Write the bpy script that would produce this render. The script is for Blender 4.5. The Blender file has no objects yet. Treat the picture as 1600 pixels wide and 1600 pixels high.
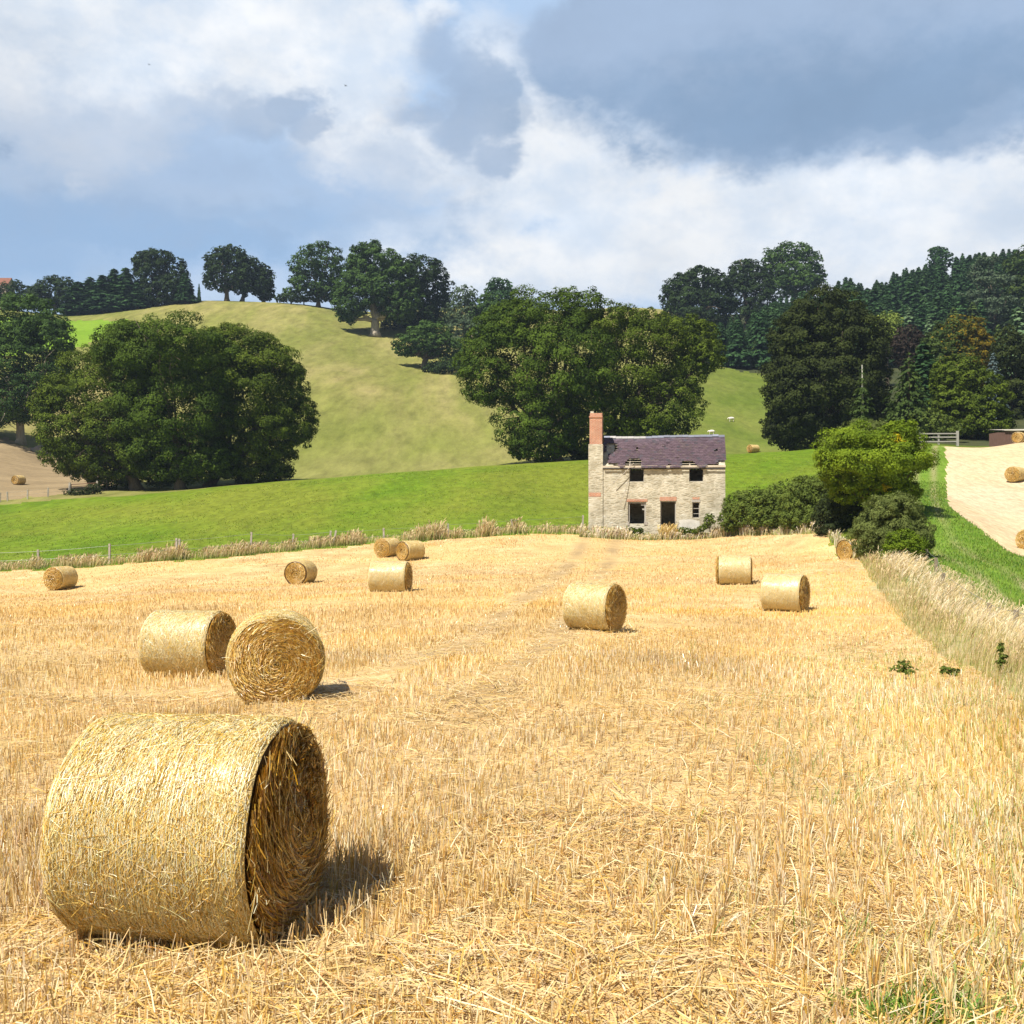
import bpy, math, random
import numpy as np
from math import radians as R, pi, sin, cos, tan, atan2

random.seed(7)
rng = np.random.default_rng(7)
S = bpy.context.scene
C = S.collection
F = 1700.0                      # focal length in photo pixels (photo is 1600 wide)
CAMZ = 2.5

# ------------------------------------------------------------------ helpers
def P(px, py, Y):
    return np.array([(px - 800.0) * Y / F, Y, CAMZ + (800.0 - py) * Y / F])

def tag(o, label=None, cat=None, group=None, kind=None):
    if label: o['label'] = label
    if cat: o['category'] = cat
    if group: o['group'] = group
    if kind: o['kind'] = kind
    return o

def empty(name, loc, label=None, cat=None, group=None, rz=0.0):
    o = bpy.data.objects.new(name, None)
    C.objects.link(o)
    o.empty_display_size = 0.3
    o.location = [float(v) for v in loc]
    o.rotation_euler = (0, 0, rz)
    return tag(o, label, cat, group)

class MB:
    """collects numpy geometry for ONE mesh"""
    def __init__(s):
        s.v = []; s.f = []; s.c = []; s.m = []; s.n = 0
    def add(s, v, f, c=(1, 1, 1), m=0):
        v = np.asarray(v, dtype=np.float64).reshape(-1, 3)
        c = np.asarray(c, dtype=np.float64)
        if c.ndim == 1: c = np.tile(c, (len(v), 1))
        s.v.append(v); s.c.append(c)
        if isinstance(f, np.ndarray): f = [f]
        else:
            d = {}
            for q in f: d.setdefault(len(q), []).append(q)
            f = [np.array(a) for a in d.values()]
        for a in f:
            s.f.append(a + s.n); s.m.append(np.full(len(a), m))
        s.n += len(v)
        return s
    def box(s, x0, x1, y0, y1, z0, z1, c=(1, 1, 1), m=0):
        v = [(x0,y0,z0),(x1,y0,z0),(x1,y1,z0),(x0,y1,z0),(x0,y0,z1),(x1,y0,z1),(x1,y1,z1),(x0,y1,z1)]
        f = [(0,3,2,1),(4,5,6,7),(0,1,5,4),(1,2,6,5),(2,3,7,6),(3,0,4,7)]
        return s.add(v, f, c, m)
    def beam(s, a, b, w, h, c=(1, 1, 1), m=0):
        """box beam from a to b, w across, h up"""
        a = np.array(a, float); b = np.array(b, float); d = b - a; L = np.linalg.norm(d); d /= L
        up = np.array([0, 0, 1.0]) if abs(d[2]) < .9 else np.array([0, 1.0, 0])
        x = np.cross(d, up); x /= np.linalg.norm(x); z = np.cross(x, d)
        v = [p + sx * x * w / 2 + sz * z * h / 2 for p in (a, b) for sx, sz in ((-1,-1),(1,-1),(1,1),(-1,1))]
        f = [(3,2,1,0),(4,5,6,7),(0,1,5,4),(1,2,6,5),(2,3,7,6),(3,0,4,7)]
        return s.add(v, f, c, m)
    def tube(s, pts, rad, n=8, c=(1, 1, 1), m=0, cap=True):
        pts = np.asarray(pts, float); k = len(pts)
        rad = np.broadcast_to(np.asarray(rad, float), (k,))
        t = np.gradient(pts, axis=0); t /= np.linalg.norm(t, axis=1)[:, None] + 1e-9
        ref = np.array([0.31, 0.95, 0.05]) if abs(t[:, 2]).mean() > .5 else np.array([0, 0, 1.0])
        x = np.cross(t, ref); x /= np.linalg.norm(x, axis=1)[:, None] + 1e-9
        y = np.cross(t, x)
        a = np.arange(n) * 2 * pi / n
        v = pts[:, None] + rad[:, None, None] * (np.cos(a)[None, :, None] * x[:, None] + np.sin(a)[None, :, None] * y[:, None])
        i = np.arange(k - 1)[:, None] * n; j = np.arange(n)[None]; j2 = (j + 1) % n
        f = np.stack([i + j, i + n + j, i + n + j2, i + j2], -1).reshape(-1, 4)
        s.add(v.reshape(-1, 3), f, c, m)
        if cap:
            b = s.n - k * n
            s.f.append(np.array([list(range(n))]) + b); s.m.append(np.full(1, m))
            s.f.append(np.array([list(range(n))[::-1]]) + b + (k - 1) * n); s.m.append(np.full(1, m))
        return s
    def mesh(s, name, mats, smooth=False):
        me = bpy.data.meshes.new(name)
        v = np.concatenate(s.v); c = np.concatenate(s.c)
        me.vertices.add(len(v)); me.vertices.foreach_set('co', v.astype(np.float32).ravel())
        nl = sum(a.size for a in s.f); npoly = sum(len(a) for a in s.f)
        me.loops.add(nl); me.loops.foreach_set('vertex_index', np.concatenate([a.ravel() for a in s.f]).astype(np.int32))
        tot = np.concatenate([np.full(len(a), a.shape[1]) for a in s.f]).astype(np.int32)
        me.polygons.add(npoly)
        me.polygons.foreach_set('loop_start', np.concatenate([[0], np.cumsum(tot)[:-1]]).astype(np.int32))
        me.polygons.foreach_set('material_index', np.concatenate(s.m).astype(np.int32))
        me.polygons.foreach_set('use_smooth', np.full(npoly, bool(smooth)))
        me.update(calc_edges=True)
        at = me.attributes.new('Col', 'FLOAT_COLOR', 'POINT')
        at.data.foreach_set('color', np.concatenate([c, np.ones((len(c), 1))], 1).astype(np.float32).ravel())
        for m in (mats if isinstance(mats, (list, tuple)) else [mats]): me.materials.append(m)
        return me
    def build(s, name, mats, parent=None, smooth=False, loc=None):
        o = bpy.data.objects.new(name, s.mesh(name, mats, smooth)); C.objects.link(o)
        if parent is not None: o.parent = parent
        if loc is not None: o.location = [float(q) for q in loc]
        return o

def link_mesh(name, me, parent=None, loc=None, rot=None):
    o = bpy.data.objects.new(name, me); C.objects.link(o)
    if parent is not None: o.parent = parent
    if loc is not None: o.location = [float(q) for q in loc]
    if rot is not None: o.rotation_euler = rot
    return o

def norm(a): return a / (np.linalg.norm(a, axis=-1, keepdims=True) + 1e-9)

_ph = [(rng.normal(size=2), rng.uniform(0, 6.28)) for _ in range(40)]
def noise2(x, y, scale, k=0):
    """cheap smooth noise, about -1..1"""
    r = 0
    for i in range(7):
        d, p = _ph[(i + k * 7) % 40]
        r = r + np.sin((x * d[0] + y * d[1]) / scale * 1.3 + p + 1.7 * np.sin((x * d[1] - y * d[0]) / scale * .6 + p * 2))
    return r / 3.2

# ------------------------------------------------------------------ materials
def mat(name):
    m = bpy.data.materials.new(name); m.use_nodes = True
    nt = m.node_tree; nt.nodes.clear()
    out = nt.nodes.new('ShaderNodeOutputMaterial')
    return m, nt, out
def N(nt, t, **kw):
    n = nt.nodes.new(t)
    for k, v in kw.items():
        if k.startswith('i_'):
            key = k[2:]
            key = int(key) if key.isdigit() else key.replace('_', ' ')
            n.inputs[key].default_value = v
        else: setattr(n, k, v)
    return n
def ramp(nt, stops, interp='LINEAR'):
    n = nt.nodes.new('ShaderNodeValToRGB'); cr = n.color_ramp; cr.interpolation = interp
    while len(cr.elements) < len(stops): cr.elements.new(.5)
    for e, (p, c) in zip(cr.elements, stops):
        e.position = p; e.color = (*c, 1) if len(c) == 3 else c
    return n
def mix(nt, a, b, fac, mode='MIX'):
    n = nt.nodes.new('ShaderNodeMix'); n.data_type = 'RGBA'; n.blend_type = mode
    L = nt.links
    for s, v in ((n.inputs[6], a), (n.inputs[7], b), (n.inputs[0], fac)):
        if isinstance(v, bpy.types.NodeSocket): L.new(v, s)
        elif isinstance(v, (int, float)): s.default_value = v
        else: s.default_value = (*v, 1)
    return n.outputs[2]

def noise_tex(nt, scale, detail=4, rough=.6, coord='Object', stretch=None, distort=0.0):
    tc = N(nt, 'ShaderNodeTexCoord'); src = tc.outputs[coord]
    if stretch is not None:
        mp = N(nt, 'ShaderNodeMapping'); mp.inputs['Scale'].default_value = stretch[:3]
        if len(stretch) > 3: mp.inputs['Rotation'].default_value = (0, 0, stretch[3])
        nt.links.new(src, mp.inputs[0]); src = mp.outputs[0]
    n = N(nt, 'ShaderNodeTexNoise'); n.inputs['Scale'].default_value = scale
    n.inputs['Detail'].default_value = detail; n.inputs['Roughness'].default_value = rough
    n.inputs['Distortion'].default_value = distort
    nt.links.new(src, n.inputs['Vector'])
    return n.outputs['Fac']

def strand_mat(name, rough=.5, spec=.4, trans=.25, tint=(1, 1, 1)):
    """straw / grass: colour from the strand's own colour attribute, some light through it"""
    m, nt, out = mat(name); L = nt.links
    at = N(nt, 'ShaderNodeVertexColor', layer_name='Col')
    col = mix(nt, at.outputs[0], tint, 1.0, 'MULTIPLY')
    pr = N(nt, 'ShaderNodeBsdfPrincipled'); L.new(col, pr.inputs['Base Color'])
    pr.inputs['Roughness'].default_value = rough; pr.inputs['Specular IOR Level'].default_value = spec
    if trans > 0:
        tr = N(nt, 'ShaderNodeBsdfTranslucent'); L.new(col, tr.inputs['Color'])
        ms = N(nt, 'ShaderNodeMixShader'); ms.inputs[0].default_value = trans
        L.new(pr.outputs[0], ms.inputs[1]); L.new(tr.outputs[0], ms.inputs[2]); L.new(ms.outputs[0], out.inputs[0])
    else: L.new(pr.outputs[0], out.inputs[0])
    return m

def plain(name, col, rough=.8, var=.25, scale=3.0, stretch=None, bump=0.0, bscale=None, spec=.3, attr=False, metal=0.0):
    m, nt, out = mat(name); L = nt.links
    f = noise_tex(nt, scale, 6, .65, stretch=stretch)
    c = np.array(col)
    rp = ramp(nt, [(.3, tuple(c * (1 - var))), (.7, tuple(np.minimum(c * (1 + var), 1)))]); L.new(f, rp.inputs[0])
    o = rp.outputs[0]
    if attr:
        at = N(nt, 'ShaderNodeVertexColor', layer_name='Col'); o = mix(nt, o, at.outputs[0], 1.0, 'MULTIPLY')
    pr = N(nt, 'ShaderNodeBsdfPrincipled'); L.new(o, pr.inputs['Base Color'])
    pr.inputs['Roughness'].default_value = rough; pr.inputs['Specular IOR Level'].default_value = spec
    pr.inputs['Metallic'].default_value = metal
    if bump:
        b = N(nt, 'ShaderNodeBump'); b.inputs['Strength'].default_value = bump; b.inputs['Distance'].default_value = .05
        L.new(noise_tex(nt, bscale or scale * 4, 5, .7, stretch=stretch), b.inputs['Height']); L.new(b.outputs[0], pr.inputs['Normal'])
    L.new(pr.outputs[0], out.inputs[0])
    return m

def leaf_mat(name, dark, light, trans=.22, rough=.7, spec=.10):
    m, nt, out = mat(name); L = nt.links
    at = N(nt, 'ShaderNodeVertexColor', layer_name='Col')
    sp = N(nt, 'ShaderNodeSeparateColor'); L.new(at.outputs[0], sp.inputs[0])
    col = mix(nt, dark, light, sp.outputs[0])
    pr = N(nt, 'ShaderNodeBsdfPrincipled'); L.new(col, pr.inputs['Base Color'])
    pr.inputs['Roughness'].default_value = rough; pr.inputs['Specular IOR Level'].default_value = spec
    tr = N(nt, 'ShaderNodeBsdfTranslucent'); L.new(mix(nt, col, (1.0, 1.0, .45), .5, 'MULTIPLY'), tr.inputs['Color'])
    ms = N(nt, 'ShaderNodeMixShader'); ms.inputs[0].default_value = trans
    L.new(pr.outputs[0], ms.inputs[1]); L.new(tr.outputs[0], ms.inputs[2]); L.new(ms.outputs[0], out.inputs[0])
    return m

M = {}
M['bark'] = plain('bark', (.13, .10, .07), .9, .4, 2.0, (4, 4, .6), .6)
M['pale_bark'] = plain('pale_bark', (.34, .29, .22), .9, .3, 1.2, (4, 4, .6), .6)
M['oak'] = leaf_mat('oak_leaves', (.018, .040, .004), (.118, .180, .017))
M['oak_warm'] = leaf_mat('warm_oak_leaves', (.023, .044, .004), (.142, .192, .017))
M['hill_leaf'] = leaf_mat('hill_leaves', (.018, .044, .011), (.092, .160, .030))
M['dark_leaf'] = leaf_mat('dark_leaves', (.012, .022, .009), (.044, .078, .018))
M['holm'] = leaf_mat('holm_leaves', (.014, .020, .006), (.064, .084, .016))
M['cedar'] = leaf_mat('cedar_needles', (.040, .068, .036), (.130, .175, .095))
M['fir'] = leaf_mat('fir_needles', (.014, .038, .014), (.068, .145, .046))
M['pale_fir'] = leaf_mat('pale_fir_needles', (.070, .125, .055), (.190, .280, .130))
M['larch'] = leaf_mat('larch_needles', (.025, .048, .010), (.085, .125, .026))
M['gold'] = leaf_mat('golden_leaves', (.060, .070, .008), (.29, .19, .014))
M['lime'] = leaf_mat('lime_leaves', (.100, .150, .025), (.30, .36, .07))
M['blue_fir'] = leaf_mat('blue_needles', (.05, .08, .08), (.15, .20, .20))
M['purple'] = leaf_mat('purple_leaves', (.022, .016, .012), (.060, .042, .030))
M['hedge'] = leaf_mat('hedge_leaves', (.048, .076, .014), (.175, .225, .040))
M['hedge_dark'] = leaf_mat('dark_hedge_leaves', (.020, .030, .010), (.055, .072, .022))
M['chestnut'] = leaf_mat('chestnut_leaves', (.085, .140, .008), (.235, .315, .020), .28)
M['broom'] = leaf_mat('broom_stems', (.075, .100, .024), (.215, .255, .070))
M['yellow_leaf'] = leaf_mat('yellow_leaves', (.40, .32, .01), (.62, .50, .02))
M['red_leaf'] = leaf_mat('red_leaves', (.40, .07, .02), (.55, .11, .03))
M['straw'] = strand_mat('straw', .36, .6, .14)
M['grass'] = strand_mat('dry_grass', .55, .3, .30)
M['net'] = plain('net_wrap', (.66, .68, .52), .35, .1, 3, spec=.5)
M['timber'] = plain('weathered_timber', (.42, .37, .31), .85, .25, 2.0, (6, 6, .8), .3)
M['dark_timber'] = plain('brown_timber', (.27, .22, .16), .85, .25, 2.0, (6, 6, .8), .3)
M['white_timber'] = plain('white_timber', (.38, .355, .31), .7, .12, 4.0)
M['wire'] = plain('wire', (.30, .29, .28), .5, .1, 3, metal=.6)
M['rust'] = plain('rusty_metal', (.32, .17, .12), .75, .3, 5)

# ------------------------------------------------------------------ bales: pixel, depth and axis are known before the ground is shaped
# key, px centre of contact, py bottom, depth Y, axis heading (deg; the +x end of the bale points there), diameter, length, label
BALES = [
 (300, 1441, 6.95, -8,   1.39, 1.24, 'nearest and largest straw bale, lying side on with its shaggy shaded end to the right'),
 (294, 1056, 20.0, -11,  1.27, 1.28, 'straw bale just behind the swirled bale, its dark end half hidden by it'),
 (431, 1090, 15.0, -78,  1.25, 1.22, 'straw bale with its sunlit swirled end facing the camera'),
 (928, 983, 28.4, -30,   1.27, 1.22, 'lone straw bale in mid field below the cottage, shaded end turned to the right'),
 (1226, 955, 35.6, -29,  1.27, 1.25, 'larger of two straw bales on the right, with a narrow shaded end'),
 (1148, 914, 46.0, -11.6, 1.27, 1.32, 'straw bale seen purely side on with no end showing, below the cottage'),
 (609, 926, 42.5, -6,    1.27, 1.42, 'straw bale in front of the touching pair, thin dark end on its right'),
 (470, 914, 54.5, -103,  1.27, 1.25, 'straw bale left of the cluster of three, its golden end facing left of the camera'),
 (95, 921, 59.0, -106,   1.27, 1.25, 'straw bale alone at the far left of the field near the fence posts'),
 (641, 877, 66.0, -134,  1.27, 1.25, 'straw bale of the touching pair that shows its long pale side'),
 (606, 872, 68.0, -119,  1.27, 1.25, 'straw bale of the touching pair standing hindmost against the dry grass'),
 (1332, 878, 60.0, -147, 1.27, 1.25, 'straw bale with an orange end tucked against the feathery bush'),
 (1587, 754, 88.0, -138, 1.27, 1.30, 'straw bale in the pale field beyond the lane, alone on open stubble'),
 (1592, 694, 116.0, -128,1.27, 1.25, 'straw bale beyond the lane lying in front of the low timber shed'),
 (1612, 862, 60.0, -138, 1.27, 1.25, 'straw bale just cut by the right edge, beyond the green lane'),
 (29, 759, 150.0, -106,  1.35, 1.35, 'straw bale in the shaded brown field by the rusty gate'),
 (1177, 709, 178.0, -150,1.35, 1.60, 'small straw bale on the green slope behind the cottage roof'),
]

# ------------------------------------------------------------------ terrain
CP = []
for yy in (-25, -12, 0, 5, 8, 12, 16):
    for uu in (-.9, -.45, -.2, 0, .2, .45, .9):
        CP.append((uu * (yy + 30), yy, 0.0 + (.04 if yy > 12 else 0)))
for b in BALES:
    CP.append(tuple(P(b[0], b[1] - 2, b[2])))
def cp(px, py, Y): CP.append(tuple(P(px, py, Y)))
for a in [
 # stubble field edges and house
 (-300, 905, 62), (0, 892, 68), (171, 884, 69), (392, 866, 72), (517, 855, 74), (700, 843, 77), (900, 834, 80.5),
 (940, 836, 81), (1130, 833, 81), (1290, 836, 70), (1340, 872, 56), (1400, 950, 36), (1500, 1040, 21), (1600, 1112, 14),
 (1700, 1080, 15), (1650, 1000, 26), (800, 945, 36), (300, 940, 40), (800, 1000, 26), (1050, 1000, 27), (0, 960, 38), (-300, 960, 38),
 # meadow and its crest
 (-300, 805, 115), (0, 796, 118), (150, 785, 119), (300, 769, 121), (450, 754, 123), (600, 740, 125), (750, 730, 128), (900, 722, 130), (1140, 713, 133),
 (1260, 703, 140), (0, 845, 92), (300, 820, 94), (600, 795, 97), (900, 775, 103), (1200, 770, 103),
 # lane, bank and right field
 (1430, 880, 50), (1395, 880, 52), (1365, 792, 72), (1450, 855, 58), (1420, 770, 78), (1425, 722, 100), (1440, 696, 118), (1475, 697, 118), (1478, 760, 88),
 (1480, 790, 75), (1530, 825, 64), (1600, 930, 40), (1700, 860, 56), (1700, 970, 36), (1750, 740, 90), (1700, 694, 118), (1560, 698, 119),
 (1500, 689, 136), (1600, 688, 136), (1300, 698, 150), (1900, 690, 120),
 # behind the crest
 (275, 765, 138), (600, 747, 145), (870, 722, 146), (-150, 770, 135), (60, 768, 136), (60, 700, 188), (-150, 700, 188), (150, 700, 190), (30, 692, 186),
 (480, 741, 160), (640, 737, 165), (840, 716, 162), (480, 600, 222), (600, 650, 202), (760, 650, 205), (300, 610, 225),
 (585, 518, 315), (480, 481, 335), (300, 471, 350), (150, 494, 332), (110, 500, 325), (130, 522, 288), (0, 525, 288), (-200, 525, 288), (0, 484, 352), (-250, 490, 352), (300, 505, 308),
 (660, 572, 270), (700, 605, 240), (900, 600, 240), (1050, 605, 238), (1100, 572, 275), (1210, 592, 260), (1220, 642, 215), (1100, 650, 212), (1340, 640, 200),
 (1020, 485, 430), (930, 487, 430), (1150, 520, 350), (1060, 520, 345), (1300, 462, 420), (1400, 452, 430), (1600, 425, 430), (1800, 415, 430), (1420, 545, 320), (1600, 530, 320), (1600, 610, 200), (1850, 620, 200),
 (900, 525, 335), (780, 482, 352), (660, 490, 345)]: cp(*a)
for uu in (-1.2, -.8, -.5, -.25, 0, .25, .5, .8, 1.2):
    CP.append((uu * 630, 600, 45.0)); CP.append((uu * 900, 870, 10.0)); CP.append((uu * 1430, 1400, -10.0))
for uu in (-1.2, -.85): CP.append((uu * 380, 350, 66.0)); CP.append((uu * 230, 200, 18.0)); CP.append((uu * 100, 70, -1.0))
for uu in (.85, 1.2): CP.append((uu * 450, 420, 90.0)); CP.append((uu * 230, 200, 24.0)); CP.append((uu * 100, 70, 2.0))
CP = np.array(CP)
def uv(x, y):
    y = np.maximum(y, -25.0)
    return np.stack([x / (y + 30.0), .45 * np.log(y + 30.0)], -1)
_cu = uv(CP[:, 0], CP[:, 1]); _cs = (CP[:, 2] - CAMZ) / (CP[:, 1] + 30.0)
_K = np.sqrt(((_cu[:, None] - _cu[None]) ** 2).sum(-1) + .0016)
_A = np.block([[-_K + np.eye(len(_cu)) * 1e-4, np.ones((len(_cu), 1))], [np.ones((1, len(_cu))), np.zeros((1, 1))]])
_w = np.linalg.solve(_A, np.concatenate([_cs, [0]]))
def H(x, y):
    x = np.asarray(x, float); y = np.asarray(y, float); shp = np.broadcast(x, y).shape
    x = np.broadcast_to(x, shp).ravel(); y = np.broadcast_to(y, shp).ravel(); out = np.empty(len(x))
    for i in range(0, len(x), 20000):
        q = uv(x[i:i + 20000], y[i:i + 20000])
        k = np.sqrt(((q[:, None] - _cu[None]) ** 2).sum(-1) + .0016)
        out[i:i + 20000] = CAMZ + (-(k @ _w[:-1]) + _w[-1]) * (np.maximum(y[i:i + 20000], -25) + 30.0)
    return out.reshape(shp)
def ground(px, Y): 
    x = (px - 800.0) * Y / F
    return np.array([x, Y, float(H(x, Y))])

vv = np.concatenate([np.linspace(math.log(5), math.log(150), 430), np.linspace(math.log(150), math.log(1430), 260)[1:]])
yy = np.exp(vv) - 30.0
uu = np.concatenate([np.linspace(-1.35, -.5, 70)[:-1], np.linspace(-.5, .5, 620), np.linspace(.5, 1.35, 70)[1:]])
GX = uu[None] * (yy[:, None] + 30.0); GY = np.repeat(yy[:, None], len(uu), 1)
GZ = H(GX, GY)
GZ += .05 * noise2(GX, GY, 2.2, 1) * np.clip((GY - 3) / 30, 0, 1) + .018 * noise2(GX, GY, .5, 2) * (GY < 40)
def Hn(x, y):   # height with the same small unevenness
    return H(x, y) + .05 * noise2(x, y, 2.2, 1) * np.clip((y - 3) / 30, 0, 1) + .018 * noise2(x, y, .5, 2) * (y < 40)

def edge_right(y):   # right edge of the stubble
    return np.interp(y, [-25, 0, 5, 8, 14, 21, 36, 45, 56, 70, 81], [2.7, 3.5, 4.0, 4.9, 6.7, 8.75, 12.7, 14.9, 17.9, 20.6, 23.3])
FENCE = np.array([(-3000, 60), (-300, 66), (0, 68), (171, 69), (392, 72), (517, 74), (700, 77), (900, 80.5), (920, 81.2), (1135, 81.5), (1290, 79), (3000, 79)], float)
def fence_y(px): return np.interp(px, FENCE[:, 0], FENCE[:, 1])
def inpoly(x, y, poly):
    r = np.zeros(x.shape, bool); n = len(poly)
    for i in range(n):
        x0, y0 = poly[i]; x1, y1 = poly[(i + 1) % n]
        c = ((y0 > y) != (y1 > y)); r ^= c & (x < (x1 - x0) * (y - y0) / ((y1 - y0) + 1e-12) + x0)
    return r
def pxy(l): return [((px - 800) * Y / F, Y) for px, Y in l]
CROP2 = pxy([(1476, 118), (1478, 100), (1479, 88), (1481, 75), (1500, 69), (1530, 64), (1600, 55), (1750, 45), (2300, 40), (2600, 118)])
TAN = pxy([(-500, 126), (0, 127), (90, 130), (150, 133), (185, 150), (150, 185), (0, 187), (-500, 187)])
LIME = pxy([(-400, 262), (0, 262), (120, 270), (220, 300), (200, 312), (110, 322), (-400, 322)])

TRAM = [((1.3, 45), (3.95, 67)), ((4.0, 50), (7.1, 75))]
def tram(x, y):
    t = 0
    for (x0, y0), (x1, y1) in TRAM:
        xc = x0 + (x1 - x0) * (y - y0) / (y1 - y0) 
        t = np.maximum(t, np.exp(-((x - xc) / .50) ** 2) * np.clip((y - 9) / 6, 0, 1) * np.clip((82 - y) / 4, 0, 1))
    return t

def ground_mat(name, stops, scale, stretch=None, fine=None, bump=.3, rough=.9, second=None, tracks=None):
    m, nt, out = mat(name); L = nt.links
    f = noise_tex(nt, scale, 8, .62, stretch=stretch, distort=.6)
    rp = ramp(nt, stops); L.new(f, rp.inputs[0]); col = rp.outputs[0]
    if second:
        f2 = noise_tex(nt, second[0], 4, .6, stretch=second[3] if len(second) > 3 else None)
        r2 = ramp(nt, [(.42, (0, 0, 0)), (.62, (1, 1, 1))]); L.new(f2, r2.inputs[0])
        mm = N(nt, 'ShaderNodeMath', operation='MULTIPLY', i_1=second[2]); L.new(r2.outputs[0], mm.inputs[0])
        col = mix(nt, col, second[1], mm.outputs[0])
    if fine:
        f3 = noise_tex(nt, fine[0], 5, .75, stretch=fine[2] if len(fine) > 2 else None)
        r3 = ramp(nt, [(.3, (1 - fine[1],) * 3), (.7, (1 + fine[1] * .6,) * 3)]); L.new(f3, r3.inputs[0])
        col = mix(nt, col, r3.outputs[0], 1.0, 'MULTIPLY')
    if tracks:
        at = N(nt, 'ShaderNodeVertexColor', layer_name='Col')
        sp = N(nt, 'ShaderNodeSeparateColor'); L.new(at.outputs[0], sp.inputs[0])
        col = mix(nt, col, tracks, sp.outputs[0])
    pr = N(nt, 'ShaderNodeBsdfPrincipled'); L.new(col, pr.inputs['Base Color'])
    pr.inputs['Roughness'].default_value = rough; pr.inputs['Specular IOR Level'].default_value = .1
    b = N(nt, 'ShaderNodeBump'); b.inputs['Strength'].default_value = bump; b.inputs['Distance'].default_value = .15
    L.new(noise_tex(nt, (fine or (scale * 6,))[0], 5, .7), b.inputs['Height']); L.new(b.outputs[0], pr.inputs['Normal'])
    L.new(pr.outputs[0], out.inputs[0])
    return m
M['g_stubble'] = ground_mat('stubble_soil', [(.30, (.42, .285, .13)), (.5, (.60, .42, .195)), (.72, (.73, .55, .305))], .6, fine=(9, .35), bump=.5, tracks=(.34, .24, .125), second=(.10, (.68, .47, .19), .55))
M['g_crop2'] = ground_mat('pale_stubble_soil', [(.30, (.50, .385, .24)), (.7, (.62, .50, .34))], .35, stretch=(1, .35, 1, -.3), fine=(3.2, .34, (1, .22, 1, -.42)), bump=.5, second=(.06, (.62, .46, .24), .5, (1, .2, 1, -.45)))
M['g_meadow'] = ground_mat('meadow_turf', [(.30, (.080, .150, .008)), (.5, (.118, .190, .011)), (.72, (.165, .218, .022))], .10, stretch=(1, .45, 1, .25), fine=(1.3, .42, (1, .45, 1, .5)), bump=.8, second=(.05, (.19, .195, .026), .6, (1, .5, 1, .5)))
M['g_lane'] = ground_mat('lane_turf', [(.30, (.100, .190, .014)), (.7, (.175, .265, .034))], .35, fine=(2.2, .30), bump=.5, tracks=(.30, .26, .13))
M['g_hill'] = ground_mat('hill_pasture_turf', [(.28, (.160, .172, .036)), (.48, (.232, .214, .066)), (.70, (.325, .268, .112))], .055, stretch=(1.5, .20, 1, .78), fine=(.40, .36, (1, .10, 1, .8)), bump=.6, second=(.011, (.130, .165, .026), .55, (1, .5, 1, .78)))
M['g_slope'] = ground_mat('green_slope_turf', [(.3, (.090, .130, .015)), (.7, (.160, .178, .036))], .06, stretch=(1, .4, 1, -.5), fine=(.7, .3, (1, .3, 1, -.6)), bump=.6)
M['g_tan'] = ground_mat('brown_stubble_soil', [(.30, (.21, .155, .085)), (.7, (.32, .24, .135))], .16, stretch=(.4, 1, 1, .1), fine=(1.2, .2), bump=.4)
M['g_lime'] = ground_mat('lime_turf', [(.3, (.13, .24, .012)), (.7, (.18, .28, .025))], .08, fine=(.6, .2), bump=.4)
M['g_bank'] = ground_mat('bank_turf', [(.3, (.30, .27, .10)), (.5, (.42, .35, .17)), (.7, (.52, .43, .24))], .9, fine=(5, .3), bump=.5)
M['g_wood'] = ground_mat('wood_floor', [(.3, (.03, .04, .015)), (.7, (.07, .075, .03))], .1, fine=(.8, .3), bump=.5)

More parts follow.
